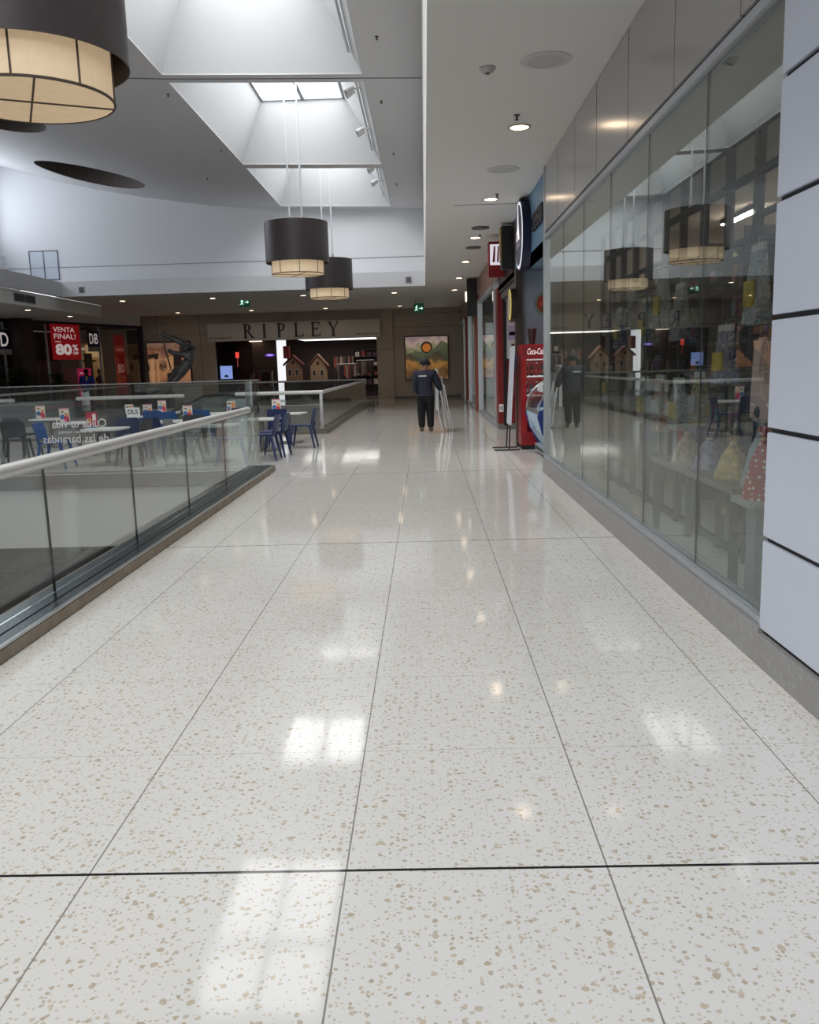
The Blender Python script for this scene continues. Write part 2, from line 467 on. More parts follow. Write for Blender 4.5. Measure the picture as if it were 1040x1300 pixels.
# far bulkhead: fascia, sloping ledge, upper wall, and the same down the left side
bk = MB()
bk.bx(-12.35, .085, 30, 30.12, ZS, 4.71); bk.bx(-12.35, .085, 30.1, 31.2, 4.60, 4.71)
bk.bx(-12.47, -12.35, YB, 30.12, ZS, 4.71); bk.bx(-15.6, -12.45, YB, 31.2, 4.60, 4.71)
struct('trim_6', bk.build('trim_6', WALLW))
sbox('wall_far_upper', WALLW, -15.6, .3, 31, 31.2, 4.6, 9.2)
sbox('trim_7', rgb((120, 120, 126)), -15.0, .085, 30.985, 31.0, 5.305, 5.318)
lu = MB()                                   # left upper wall with its window opening
lu.bx(-15.2, -15, YB, 31, 4.7, 6.15); lu.bx(-15.2, -15, YB, 31, 8.45, 9.2); lu.bx(-15.2, -15, 30.75, 31, 6.15, 8.45); lu.bx(-15.2, -15, YB, 21.8, 6.15, 8.45)
struct('wall_left', lu.build('wall_left', WALLW))
wn = MB()
for y in (21.8, 24.0, 26.2, 28.4, 30.7): wn.bx(-15.1, -15.0, y - .04, y + .04, 6.15, 8.45)
for z in (6.15, 7.3, 8.45): wn.bx(-15.1, -15.0, 21.8, 30.75, z - .03, z + .03)
struct('window_2', wn.build('window_2', rgb((60, 62, 66), .4)))
pa = MB(); pa.bx(-14.9, -14.2, YB, 30.1, 4.71, 5.62)
struct('trim_8', pa.build('trim_8', WALLW))
# gallery ceilings behind the bulkheads
sbox('ceiling_gallery', CEIL, -12.59, .085, 30.1, YF + .1, ZS + .005, ZS + .12)
lc = MB(); lc.bx(-22, -12.75, YB, 34.2, 3.78, 3.9); lc.bx(-12.75, -12.6, YB, 34.2, 3.78, ZS); lc.bx(-22, -12.6, 34.2, 34.3, 3.78, ZS)
lc.bx(-22, -12.6, 34.3, YF, ZS + .005, ZS + .12)
struct('ceiling_left', lc.build('ceiling_left', CEIL))

# far wall with the department store opening
FX0, FX1, FZ = -9.99, -2.25, 2.94
fwl = MB()
fwl.bx(-22, FX0, YF, YF + .3, 0, ZS + .2); fwl.bx(FX1, 1.9, YF, YF + .3, 0, ZS + .2); fwl.bx(FX0, FX1, YF, YF + .3, FZ, ZS + .2)
fwl.bx(-2.2, -1.48, YF - .12, YF, 0, ZS)
struct('wall_far', fwl.build('wall_far', BEIGE))
bs = MB(); bs.bx(-1.48, 1.75, YF - .02, YF, 0, .12); bs.bx(-13.4, -10, YF - .02, YF, 0, .12)
struct('baseboard_far', bs.build('baseboard_far', rgb((92, 84, 78))))
sj = MB()
for x in (-12.7, -10.65): sj.bx(x, x + .02, YF - .004, YF + .01, .12, ZS)
for (x0, x1, z) in ((-1.48, 1.75, 3.35), (-2.2, 1.75, 3.98), (-2.2, -1.48, 2.35), (1.2, 1.75, 2.35), (-13, -10.2, 3.3)):
    y = YF - .124 if x1 == -1.48 else YF - .004
    sj.bx(x0, x1, y, YF + .01, z, z + .018)
struct('trim_9', sj.build('trim_9', rgb((96, 88, 82))))
ri = MB()                                   # dark interior of the department store
ri.bx(-11.2, FX1 + .6, 48, 48.2, 0, 3.2); ri.bx(-11.3, -11.1, YF + .3, 48, 0, 3.2); ri.bx(FX1 + .4, FX1 + .6, YF + .3, 48, 0, 3.2)
ri.bx(-11.2, FX1 + .6, YF + .3, 48, 3.05, 3.2)
struct('wall_store_interior', ri.build('wall_store_interior', DARKWALL))
sbox('floor_store', rgb((96, 84, 76), .3), -11.2, FX1 + .6, YF, 48, -.2, 0)

# right side: plinth, shop frame, cladding
XW = 1.72
pl = MB(); pl.bx(1.67, 1.86, 4.26, 12.42, 0, .2); pl.bx(1.67, 1.86, YB, 4.26, 0, .17)
struct('baseboard_right', pl.build('baseboard_right', PLINTH))
cl = MB()
cl.bx(1.745, 1.9, 4.26, 12.5, 3.34, ZS)
struct('wall_right_upper', cl.build('wall_right_upper', JOINT))
js = [3.68, 4.96, 6.2, 7.53, 8.85, 10.07, 11.32, 12.5]
pn = MB()
for a, b in zip([4.275] + js[1:], js[1:]):
    pn.bx(1.72, 1.75, a + .006, b - .006, 3.345, ZS - .012)
struct('trim_10', pn.build('trim_10', PANEL, bevel=.004))
pw = MB()                                   # white clad pier at the near end of the glass
for k, (za, zb) in enumerate(((.195, .65), (.675, 1.195), (1.22, 1.735), (1.76, 2.275), (2.30, 2.815), (2.84, 3.355), (3.38, 3.895), (3.92, 4.21))):
    pw.bx(1.68, 1.76, 2.9, 4.27, za, zb); pw.bx(1.68, 1.76, 1.5, 2.885, za, zb); pw.bx(1.68, 1.76, YB, 1.485, za, zb)
struct('trim_11', pw.build('trim_11', CLAD, bevel=.003))
sbox('wall_right', JOINT, 1.70, 1.95, YB, 4.26, .17, ZS)
sf = MB()                                   # window frame of the shop front
sf.bx(1.69, 1.77, 4.26, 12.45, .2, .24); sf.bx(1.70, 1.80, 4.26, 12.5, 3.24, 3.30)
sf.bx(1.69, 1.77, 12.39, 12.45, 0, 3.30); sf.bx(1.71, 1.86, 12.46, 12.55, 0, ZS)
fo = sf.build('window_3', ALU, bevel=.004); struct('window_3', fo)
gj = [4.26, 5.52, 6.89, 8.25, 9.61, 10.98, 12.38]
gp = MB()
for a, b in zip(gj, gj[1:]): gp.bx(1.735, 1.745, a + .003, b - .003, .245, 3.235)
struct('window_4', gp.build('window_4', GLASS_S))
si = MB()
for y in gj[1:-1]: si.bx(1.7345, 1.7455, y - .004, y + .004, .245, 3.235)
struct('trim_12', si.build('trim_12', rgb((48, 52, 52))))
# the toy shop's room
ts = MB()
ts.bx(6.2, 6.4, 4.0, 12.5, 0, 3.4); ts.bx(1.8, 6.4, 3.9, 4.0, 0, 3.4); ts.bx(1.86, 6.4, 12.47, 12.6, 0, 3.4)
struct('wall_shop', ts.build('wall_shop', rgb((178, 172, 166), .7)))
sbox('ceiling_shop', rgb((196, 194, 190), .8), 1.76, 6.4, 3.9, 12.6, 3.3, 3.4)

# kiosk, red shop and the windows beyond, along the same line
kb = MB(); kb.bx(1.76, 1.95, 12.56, 16.78, 3.24, ZS)
struct('trim_13', kb.build('trim_13', SKYB))
sbox('ceiling_kiosk', rgb((110, 140, 165), .6), 1.76, 5.2, 12.56, 16.5, 3.24, 3.3)
kw = MB(); kw.bx(1.82, 5.2, 16.42, 16.55, 0, 3.24); kw.bx(5.1, 5.2, 12.56, 16.5, 0, 3.24)
struct('wall_kiosk', kw.build('wall_kiosk', mat('grey_marble', (150, 164, 182), .45, noise=.12, nscale=2.5)))
sbox('trim_14', rgb((70, 64, 58), .35, .4), 1.70, 1.82, 16.2, 16.42, 0, 3.24)
rw = MB(); rw.bx(1.74, 3.6, 20.62, 21.28, .14, 3.3); 
struct('wall_red', rw.build('wall_red', RED))
rd = MB(); rd.bx(1.735, 3.6, 20.6, 21.3, 0, .14)
struct('baseboard_red', rd.build('baseboard_red', rgb((120, 116, 112), .4)))
sbox('trim_15', BLACK, 1.86, 1.93, 20.57, 20.63, .1, 3.3)
rs = MB(); rs.bx(1.76, 1.9, 16.78, 20.62, 3.15, ZS)
struct('trim_16', rs.build('trim_16', rgb((44, 40, 40), .5)))
rb = MB(); rb.bx(3.6, 3.75, 16.55, 20.7, 0, 3.3); rb.bx(1.76, 3.7, 16.55, 20.7, 3.2, 3.3)
struct('wall_red_shop', rb.build('wall_red_shop', rgb((52, 34, 34), .6)))
bf = MB(); bf.bx(1.74, 1.95, 20.62, YF, 3.5, ZS)
struct('trim_17', bf.build('trim_17', BROWNF))
gf = MB(); gf.bx(1.72, 1.86, 21.28, YF, 0, .12); gf.bx(1.72, 1.86, 21.28, YF, 3.42, 3.5)
for y in (21.34, 27.7, 33.9, 37.9): gf.bx(1.70, 1.86, y - .07, y + .07, 0, 3.5)
struct('window_5', gf.build('window_5', ALU))
g2 = MB()
for a, b in ((21.41, 27.63), (29.9, 33.83), (33.97, 37.83), (37.97, YF)): g2.bx(1.775, 1.785, a, b, .12, 3.42)
struct('window_6', g2.build('window_6', GLASS_S))
tc = MB(); tc.bx(1.70, 1.95, 28.0, 29.6, 0, 3.5); tc.bx(1.71, 1.95, 35.6, 36.6, 0, 3.5)
struct('trim_18', tc.build('trim_18', TERRA))
dk = MB(); dk.bx(4.6, 4.8, 21.28, YF, 0, 3.5); dk.bx(1.9, 4.8, 21.28, YF, 3.45, 3.55)
struct('wall_shops_interior', dk.build('wall_shops_interior', DARKWALL))

sbox('rear_light_block', rgb((120, 118, 116), .7), -22, 6.6, YB - .2, YB, -4.4, 9.2)  # unseen wall added to shut out bright sky that veiled the glass

# left gallery shop front (turned: runs from the far wall back along the gallery)
SL = Vector((-13.45, 41.3, 0)); SRZ = math.atan2(.955, .297)
def sl(x, y, z): return SL + Vector((x * .297 - y * .955, x * .955 + y * .297, z))
def lbx(mb, x0, x1, y0, y1, z0, z1):
    vs = [sl(x, y, z) for z in (z0, z1) for y in (y0, y1) for x in (x0, x1)]
    return mb.add(vs, [(0, 2, 3, 1), (4, 5, 7, 6), (0, 1, 5, 4), (2, 6, 7, 3), (0, 4, 6, 2), (1, 3, 7, 5)])
hd = MB(); lbx(hd, -24, 0, -.06, .2, 3.76, 4.25)
struct('wall_left_gallery', hd.build('wall_left_gallery', WHITE))
hn = MB(); lbx(hn, -24, .05, -.1, .1, 3.64, 3.76); lbx(hn, -.06, .06, -.1, .1, 0, 3.76)
struct('trim_19', hn.build('trim_19', rgb((24, 26, 48), .4)))
fr2 = MB()
for x in (-3.0, -4.3, -6.3, -8.6, -11): lbx(fr2, x - .03, x + .03, -.03, .05, .1, 3.64)
lbx(fr2, -24, 0, -.05, .1, 0, .1)
struct('window_7', fr2.build('window_7', ALU))
gl3 = MB(); lbx(gl3, -12, -.06, 0, .012, .1, 3.64)
struct('window_8', gl3.build('window_8', GLASS_D))
ib = MB(); lbx(ib, -24, .1, 4.0, 4.2, 0, 3.6); lbx(ib, -.02, .1, .2, 4.0, 0, 3.6); lbx(ib, -24, .1, .15, 4.2, 3.66, 3.74)
struct('wall_left_shop', ib.build('wall_left_shop', DARKWALL))
bp_ = MB(); lbx(bp_, -8.38, -7.62, -.55, -.12, 0, 3.82)
struct('trim_20', bp_.build('trim_20', rgb((52, 34, 30), .45)))

# ------------------------------------------------------------------ glass balustrades
def rail_run(par, pts, r=.035, name='handrail'):
    mb = MB(); mb.tube(pts, r, 14)
    return mb.build(name, RAIL, par, smooth=True, world=True)

b = thing('glass_balustrade', 'long glass balustrade with steel handrail along the left edge of the walkway, nearest the camera', 'balustrade', (-2.55, 4, 0))
cu = MB(); cu.bx(-2.74, -2.385, YB, 13.36, 0, .085); cu.build('curb', mat('worn_curb', (146, 134, 118), .55, noise=.22, nscale=5), b, world=True, bevel=.006)
ct = MB(); ct.bx(-2.70, -2.42, YB, 13.34, .085, .095); ct.bx(-2.52, -2.50, YB, 13.34, .095, .10)
ct.build('cover_strip', rgb((58, 62, 68), .25, .5), b, world=True)
ed = MB(); ed.bx(-2.41, -2.383, YB, 13.362, .086, .099); ed.build('edge_trim', STEEL, b, world=True)
jy = [-4.7, -2.96, -1.22, .52, 2.26, 4.0, 5.72, 7.45, 9.18, 10.95, 13.3]
for a, c_ in zip(jy, jy[1:]):
    MB().bx(-2.602, -2.59, a + .006, min(c_, 12.45) - .006, .1, .99).build('glass_panel', GLASS_B, b, world=True)
MB().bx(-2.602, -2.59, 12.45, 13.3, .1, 1.41).build('glass_panel', GLASS_B, b, world=True)['label'] = 'taller end pane'
for y in jy[1:-1]:
    MB().bx(-2.603, -2.589, y - .006, y + .006, .1, .985).build('joint_seal', rgb((24, 30, 32)), b, world=True)
rl = rail_run(b, [(-2.52, YB, 1.015), (-2.52, 12.2, 1.015)], .044)
for y in jy[4:-1]:
    for d in (-.2, .2):
        MB().tube([(-2.6, y + d, 1.0), (-2.52, y + d, 1.0)], .014, 8).build('rail_bracket', STEEL, b, world=True)

b = thing('glass_balustrade', 'clear glass balustrade on the food court edge with mirrored white lettering', 'balustrade', (-7, Y1 + .1, 0))
for x0, x1 in ((-12.4, -10.6), (-10.6, -8.75), (-8.75, -6.9), (-6.9, -5.1), (-5.1, -3.9), (-3.9, -2.62)):
    MB().bx(x0 + .006, x1 - .006, Y1 + .06, Y1 + .072, 0, 1.41).build('glass_panel', GLASS_C, b, world=True)
MB().bx(-12.4, -2.62, Y1 + .05, Y1 + .085, 1.405, 1.42).build('top_edge', rgb((150, 156, 156), .2), b, world=True)
MB().bx(-12.4, -2.62, Y1 + .03, Y1 + .1, 0, .03).build('base_channel', STEEL, b, world=True)
for txt, x, z, w, h in (('Cuida tu vida', -5.98, .745, .88, .13), ('al estar cerca', -5.88, .655, .55, .05), ('de las barandas', -6.14, .505, 1.06, .13)):
    text_mb(txt, (x, Y1 + .058, z), (1, 0, 0), (0, 0, 1), w, h, .003, mirror=True).build('mirrored_lettering', LETTER_W, b, world=True)['label'] = 'mirrored white lettering on the glass'

b = thing('glass_balustrade', 'glass balustrade around the far void beyond the café tables, steel rail turning the corner', 'balustrade', (-7, Y2, 0))
cu = MB(); cu.bx(-2.66, -2.38, Y2 - .1, Y3 - .1, 0, .12); cu.bx(-12.4, -2.38, Y2 - .16, Y2 - .02, 0, .06)
cu.build('curb', rgb((120, 112, 102), .5), b, world=True)
xs = [-12.4, -10.3, -8.5, -6.6, -4.7, -2.52]
for a, c_ in zip(xs, xs[1:]):
    MB().bx(a + .006, c_ - .006, Y2 - .05, Y2 - .038, .04, .96).build('glass_panel', GLASS_C, b, world=True)
yy = [Y2 - .05, 22.9, 24.9, 26.9, 28.9, 30.9, 32.9, 34.9, Y3 - .1]
for a, c_ in zip(yy, yy[1:]):
    MB().bx(-2.53, -2.518, a + .006, c_ - .006, .12, .96).build('glass_panel', GLASS_C, b, world=True)
for x0, x1 in ((-12.4, -10.02), (-8.48, -5.85), (-4.6, -2.47)):
    rail_run(b, [(x0, Y2 - .04, 1.0), (x1, Y2 - .04, 1.0)], .045)
rail_run(b, [(-2.49, Y2 - .04, 1.0), (-2.49, Y3 - .1, 1.0)], .04)
MB().bx(-2.56, -2.49, Y2 - .06, Y2 - .02, .05, 1.0).build('corner_post', STEEL, b, world=True)

b = thing('glass_balustrade', 'distant glass balustrade with thin steel rail in front of the department store', 'balustrade', (-7, Y3, 0))
for x0, x1 in zip((-12.4, -10.4, -8.4, -6.4, -4.4), (-10.4, -8.4, -6.4, -4.4, -2.52)):
    MB().bx(x0 + .006, x1 - .006, Y3, Y3 + .012, .04, .98).build('glass_panel', GLASS_C, b, world=True)
rail_run(b, [(-12.4, Y3, 1.04), (-2.5, Y3, 1.04)], .04)
MB().bx(-12.4, -2.5, Y3 - .03, Y3 + .04, 0, .05).build('base_channel', STEEL, b, world=True)
b = thing('glass_balustrade', 'glass balustrade with steel rail along the left gallery in front of the sale shop', 'balustrade', (-12.55, 29, 0))
yy = [Y2 + .12, 23.2, 25.4, 27.6, 29.8, 32.0, 34.2, Y3 - .12]
for a, c_ in zip(yy, yy[1:]):
    MB().bx(-12.6, -12.588, a + .006, c_ - .006, .04, .98).build('glass_panel', GLASS_C, b, world=True)
rail_run(b, [(-12.58, Y2 + .12, 1.04), (-12.58, Y3 - .12, 1.04)], .04)
MB().bx(-12.64, -12.55, Y2 + .12, Y3 - .12, 0, .05).build('base_channel', STEEL, b, world=True)

# ------------------------------------------------------------------ drum pendants
DRUM = mat('dark_wood_veneer', (52, 44, 46), .45, noise=.12, nscale=14)
DRUM_IN = rgb((38, 26, 22), .6)
FABRIC = mat('lit_fabric', (222, 206, 180), .8, emit=(230, 198, 156), es=.27, noise=.05, nscale=9)
WIRE = rgb((92, 78, 70), .6)
def pendant(loc, label):
    t = thing('drum_pendant', label, 'pendant lamp', loc, 0, 'drum pendants')
    MB().lathe([(.73, .26), (.73, 1.17), (.742, 1.17), (.742, .26), (.73, .26)], 64).build('drum_shade', DRUM, t, smooth=True)
    MB().lathe([(.0, 1.12), (.728, 1.12), (.728, 1.14), (0, 1.14)], 64).build('shade_top', DRUM_IN, t)
    MB().lathe([(0, 0), (.605, 0), (.605, .45), (.59, .45), (.59, .012), (0, .012)], 64).build('diffuser', FABRIC, t)
    w = MB()
    for z in (.004, .44):
        w.tube([(.608 * math.cos(a), .608 * math.sin(a), z) for a in [2 * PI * k / 48 for k in range(49)]], .011, 6)
    for k in range(8):
        a = PI * k / 4 + .2
        w.tube([(.61 * math.cos(a), .61 * math.sin(a), 0), (.61 * math.cos(a), .61 * math.sin(a), .45)], .008, 6)
    for k in range(2):
        a = PI * k / 2 + .45
        w.tube([(.6 * math.cos(a), .6 * math.sin(a), -.004), (-.6 * math.cos(a), -.6 * math.sin(a), -.004)], .008, 6)
    w.build('wire_frame', WIRE, t)
    top = 8.47 - loc[2]
    for x, y in ((-.14, 0), (.14, .05)):
        MB().tube([(x, y, 1.13), (x, y, top)], .022, 8).build('suspension_rod', rgb((214, 218, 222), .4), t, smooth=True)
        MB().tube([(x, y, 1.14), (x, y, 1.34)], .05, 10).build('rod_coupling', rgb((196, 198, 202), .4), t, smooth=True)
    return t
pendant((-2.97, 7.0, 3.655), 'huge dark drum pendant lamp with glowing fabric underside, nearest at top left of the photo')
pendant((-2.93, 20.9, 3.76), 'dark drum pendant lamp with lit cream diffuser, hanging in front of a smaller looking one')
pendant((-2.93, 27.7, 3.72), 'farther dark drum pendant lamp partly hidden behind another near the bulkhead')

# ------------------------------------------------------------------ ceiling fittings
DLRIM = rgb((176, 168, 158), .4, .4)
def downlight(loc, label, group, r=.105):
    t = thing('downlight', label, 'downlight', loc, 0, group)
    MB().lathe([(r, -.012), (r * 1.28, -.012), (r * 1.28, .012), (r, .012), (r, -.012)], 28).build('trim_ring', DLRIM, t, smooth=True)
    MB().lathe([(0, -.004), (r, -.004), (r, .01), (0, .01)], 28).build('lamp_disc', ORANGE, t)
    l = bpy.data.lights.new('downlight_beam', 'SPOT'); l.energy = 18; l.spot_size = 1.9; l.spot_blend = .7; l.color = (1, .84, .66); l.shadow_soft_size = .06
    o = bpy.data.objects.new('downlight_beam', l); o.location = (0, 0, -.02); o.parent = t; COL.objects.link(o)
    return t
ords = ['nearest', 'second', 'third', 'fourth', 'fifth', 'sixth']
for k in range(6):
    downlight((1.15, 10.43 + 4.32 * k, ZS), f'round recessed downlight in the walkway soffit, {ords[k]} from the camera', 'walkway soffit downlights')
for k, x in enumerate((-11.1, -7.75, -4.4, -1.05)):
    w = ('far left', 'left of centre', 'right of centre', 'far right')[k]
    downlight((x, 32.4, ZS), f'warm downlight in the front row under the far bulkhead, {w}', 'far gallery downlights')
    downlight((x, 39.6, ZS), f'warm downlight in the back row by the far wall, {w}', 'far gallery downlights')
downlight((-13.25, 29.3, 3.77), 'warm downlight in the low left gallery ceiling, nearer of two', 'left gallery downlights')
downlight((-13.35, 33.0, 3.77), 'warm downlight in the low left gallery ceiling by the sale poster, farther of two', 'left gallery downlights')

def speaker(loc, label, r=.16):
    t = thing('ceiling_speaker', label, 'speaker', loc, 0, 'ceiling speakers')
    MB().lathe([(r, -.01), (r * 1.42, -.006), (r * 1.42, .01), (r, .01), (r, -.01)], 36).build('speaker_rim', rgb((206, 206, 204), .6), t, smooth=True)
    MB().lathe([(0, -.006), (r, -.006), (r, .01), (0, .01)], 36).build('speaker_grille', rgb((196, 196, 193), .8), t)
speaker((1.15, 8.25, ZS), 'round white ceiling speaker in the soffit, close to the smoke detector')
speaker((1.16, 12.6, ZS), 'round white ceiling speaker in the soffit between the two nearest downlights')
def detector(loc, label):
    t = thing('smoke_detector', label, 'smoke detector', loc)
    MB().lathe([(0, -.045), (.045, -.045), (.06, -.02), (.075, -.012), (.075, .005), (0, .005)], 24).build('detector_body', rgb((188, 186, 182), .5), t, smooth=True)
    MB().lathe([(0, -.055), (.02, -.055), (.02, -.04), (0, -.04)], 12).build('detector_chamber', rgb((90, 88, 86), .5), t)
detector((.64, 8.4, ZS), 'small round smoke detector in the soffit left of the ceiling speaker')
def sprinkler(loc, label, group):
    t = thing('sprinkler_head', label, 'sprinkler', loc, 0, group)
    MB().lathe([(0, 0), (.035, 0), (.035, -.006), (.012, -.008), (.012, -.05), (0, -.05)], 14).build('sprinkler_body', rgb((96, 92, 88), .4, .5), t)
    MB().lathe([(0, -.05), (.022, -.05), (.022, -.054), (0, -.054)], 14).build('deflector', rgb((70, 66, 64), .4, .5), t)
sprinkler((1.07, 9.95, ZS), 'tiny dark sprinkler head in the soffit just before the nearest downlight', 'soffit sprinklers')
for k in range(4):
    sprinkler((1.22, 14.35 + 4.32 * k, ZS), f'tiny sprinkler head beside the {ords[k + 1]} soffit downlight', 'soffit sprinklers')
for k, (x, y) in enumerate(((-.65, 15.2), (-.75, 18.7), (-.66, 23.1), (-.7, 26.8))):
    sprinkler((x, y, zc(x) - .002), f'tiny sprinkler head on the grey ceiling right of the skylights, {ords[k]} from the camera', 'atrium sprinklers')
for k, (x, y) in enumerate(((-4.98, 18.2), (-4.97, 22.7), (-7.9, 20.8), (-6.2, 26.2))):
    sprinkler((x, y, zc(x) - .002), 'tiny sprinkler head on the grey ceiling left of the skylights, ' + ('beside the near well edge', 'beside the far well edge', 'out by the round openings', 'close to the far bulkhead')[k], 'atrium sprinklers')
def diffuser(loc, label):
    t = thing('air_diffuser', label, 'air vent', loc)
    MB().lathe([(0, -.035), (.09, -.035), (.1, -.02), (.0, -.02)], 24).build('diffuser_plate', rgb((120, 112, 106), .5), t)
    MB().lathe([(.1, -.02), (.17, -.03), (.18, 0), (.0, 0)], 24).build('diffuser_cone', rgb((96, 88, 84), .5), t, smooth=True)
diffuser((1.17, 17.7, ZS), 'round grey air diffuser in the soffit before the third downlight')
diffuser((1.19, 20.6, ZS), 'round dark stained air diffuser in the soffit beyond the third downlight')

for k, (y, lab) in enumerate(((12.4, 'in the nearest skylight well'), (18.6, 'at the near end of the middle skylight well'), (21.6, 'at the far end of the middle skylight well'), (25.6, 'in the farthest well, nearer of two'), (27.4, 'in the farthest well, farther of two'))):
    x = -1.16
    t = thing('track_spotlight', f'white twin spotlight {lab}', 'spotlight', (x, y, 7.16), 0, 'skylight well spotlights')
    SP = rgb((206, 206, 206), .4)
    MB().tube([(.05, 0, 0), (-.14, 0, -.03)], .02, 8).build('bracket', SP, t)
    for d in (-.1, .1):
        MB().tube([(-.13, d, -.03), (-.30, d * 1.2, -.13)], [.045, .06], 12).build('spot_head', SP, t, smooth=True)
        MB().tube([(-.295, d * 1.2, -.127), (-.312, d * 1.22, -.137)], .052, 12).build('lens', rgb((70, 70, 74), .3), t)
for k, (ya, yb) in enumerate(WELLS[:3]):
    t = MB().bar((-1.24, ya + .3, 7.22), (-1.24, yb - .3, 7.22), .04, .05).build('spotlight_track', rgb((200, 202, 204), .4))
    tag(t, f'thin white spotlight track along the right wall of the {("farthest", "middle", "nearest")[k]} skylight well', 'track', 'spotlight tracks')

def exit_sign(loc, label):
    t = thing('exit_sign', label, 'exit sign', loc, 0, 'green exit signs')
    w, h = .42, .40
    MB().bx(-w / 2, w / 2, -.03, .03, 0, h).build('sign_box', mat('exit_green', (22, 70, 54), .4, emit=(20, 90, 66), es=.12), t, bevel=.008)
    for x in (-.14, .14): MB().tube([(x, 0, h), (x, 0, ZS - loc[2])], .008, 6).build('hanger', BLACK, t)
    g = MB(); y = -.034
    def seg(p, q, r=.014): g.bar((p[0], y, p[1]), (q[0], y, q[1]), r * 2, .006, (0, 1, 0))
    g.tube([(-.085, y - .003, .295), (-.085, y + .003, .295)], .026, 12)
    seg((-.09, .265), (-.11, .18), .02); seg((-.09, .25), (-.045, .215)); seg((-.095, .25), (-.145, .215)); seg((-.11, .18), (-.06, .14)); seg((-.06, .14), (-.065, .09)); seg((-.11, .18), (-.13, .12)); seg((-.13, .12), (-.18, .11))
    seg((.0, .19), (.15, .19)); seg((.15, .19), (.10, .24)); seg((.15, .19), (.10, .14))
    g.build('pictogram', glow((190, 235, 215), .75), t)
exit_sign((-6.9, 34, 4.0 - .03), 'green hanging exit sign with running figure, left of the hanging drum lamps')
exit_sign((-.18, 36.2, 3.68), 'green hanging exit sign with running figure, right one beside the walkway soffit')
def wall_vent(name, loc, w, h, label, cells, ax=0):
    t = thing(name, label, 'air vent', loc)
    if ax == 0:
        MB().bx(-w / 2, w / 2, -.02, 0, 0, h).build('vent_frame', rgb((150, 150, 150), .5), t)
        for k in range(cells): MB().bx(-w / 2 + .02 + k * (w - .04) / cells + .01, -w / 2 + .02 + (k + 1) * (w - .04) / cells - .01, -.025, -.018, .02, h - .02).build('vent_grille', rgb((92, 90, 90), .6), t)
    else:
        MB().bx(0, .02, -w / 2, w / 2, 0, h).build('vent_frame', rgb((170, 168, 166), .5), t)
        for k in range(cells): MB().bx(.015, .026, -w / 2 + .02 + k * (w - .04) / cells + .02, -w / 2 + .02 + (k + 1) * (w - .04) / cells - .02, .03, h - .03).build('vent_grille', rgb((60, 58, 58), .6), t)
wall_vent('wall_vent', (-.47, 30, 4.33), .2, .2, 'small square grey vent on the white bulkhead near the soffit edge', 1)
wall_vent('wall_vent', (-11.65, 30, 4.33), .2, .2, 'small square grey vent on the white bulkhead at its left corner', 1)
wall_vent('wall_vent', (-12.6, 27.7, 3.86), 1.5, .28, 'dark two panel air grille in the white left gallery fascia', 2, 1)
t = thing('access_hatch', 'thin framed access hatch of two translucent panels high on the white far wall', 'hatch', (-13.27, 30.99, 4.9))
fm = MB()
for x in (-.52, -.02, .48): fm.bx(x, x + .03, -.02, .02, 0, 1.0)
fm.bx(-.52, .51, -.02, .02, .97, 1.0); fm.bx(-.52, .51, -.02, .02, 0, .03)
fm.build('hatch_frame', rgb((92, 100, 116), .4), t)
for x0, x1 in ((-.49, -.02), (.01, .48)): MB().bx(x0, x1, -.005, .008, .03, .97).build('hatch_panel', rgb((186, 194, 206), .3), t)

# ------------------------------------------------------------------ café furniture
def make_chair(label, m, legm=None):
    legm = legm or m
    t = thing('cafe_chair', label, 'chair', (0, 0, 0), 0, None)
    s = MB(); s.prism([(-.215, -.20), (.215, -.20), (.225, .05), (.21, .2), (.17, .23), (-.17, .23), (-.21, .2), (-.225, .05)], (0, 0, .435), (1, 0, 0), (0, 1, 0), .028)
    s.build('seat', m, t, bevel=.008)
    bk = MB(); n = 8; rows = [(.43, .195, 0), (.5, .2, .0), (.62, .205, -.02), (.72, .2, -.045), (.785, .185, -.065)]
    for off in (0, -.024):
        for z, w, y in rows:
            for k in range(n + 1):
                u = -1 + 2 * k / n
                bk.v.append((u * w, -.195 + y - .03 * (1 - u * u) + off, z))
    R = len(rows); q = n + 1; tot = R * q
    for r in range(R - 1):
        for k in range(n):
            if r == 0 and 2 <= k <= 5: continue          # the hand slot low in the back
            a = r * q + k
            bk.f.append((a, a + 1, a + q + 1, a + q)); bk.f.append((tot + a, tot + a + q, tot + a + q + 1, tot + a + 1))
    for r in range(R - 1):
        a = r * q; bk.f.append((a, a + q, tot + a + q, tot + a)); a = r * q + n; bk.f.append((a, tot + a, tot + a + q, a + q))
    for k in range(n): a = (R - 1) * q + k; bk.f.append((a, a + 1, tot + a + 1, tot + a))
    for k in (2, 3, 4, 5): a = q + k; bk.f.append((a, a + 1, tot + a + 1, tot + a))
    for k in (0, 1, 6, 7): bk.f.append((k, tot + k, tot + k + 1, k + 1))
    for k in (2, 6): bk.f.append((k, k + q, tot + k + q, tot + k))
    bk.m = [0] * len(bk.f); bk.build('backrest', m, t, smooth=True)
    for sx in (-1, 1):
        for sy in (-1, 1):
            l = MB(); p0 = Vector((sx * .18, sy * .17, .44)); p1 = Vector((sx * .235, sy * .255, 0))
            vs = []
            for p, r in ((p0, .024), (p1, .014)): vs += [p + Vector((i * r, j * r, 0)) for i, j in ((-1, -1), (1, -1), (1, 1), (-1, 1))]
            l.add(vs, [(3, 2, 1, 0), (4, 5, 6, 7), (0, 1, 5, 4), (1, 2, 6, 5), (2, 3, 7, 6), (3, 0, 4, 7)])
            l.build('leg', legm, t)
    return t
PROTO = {}
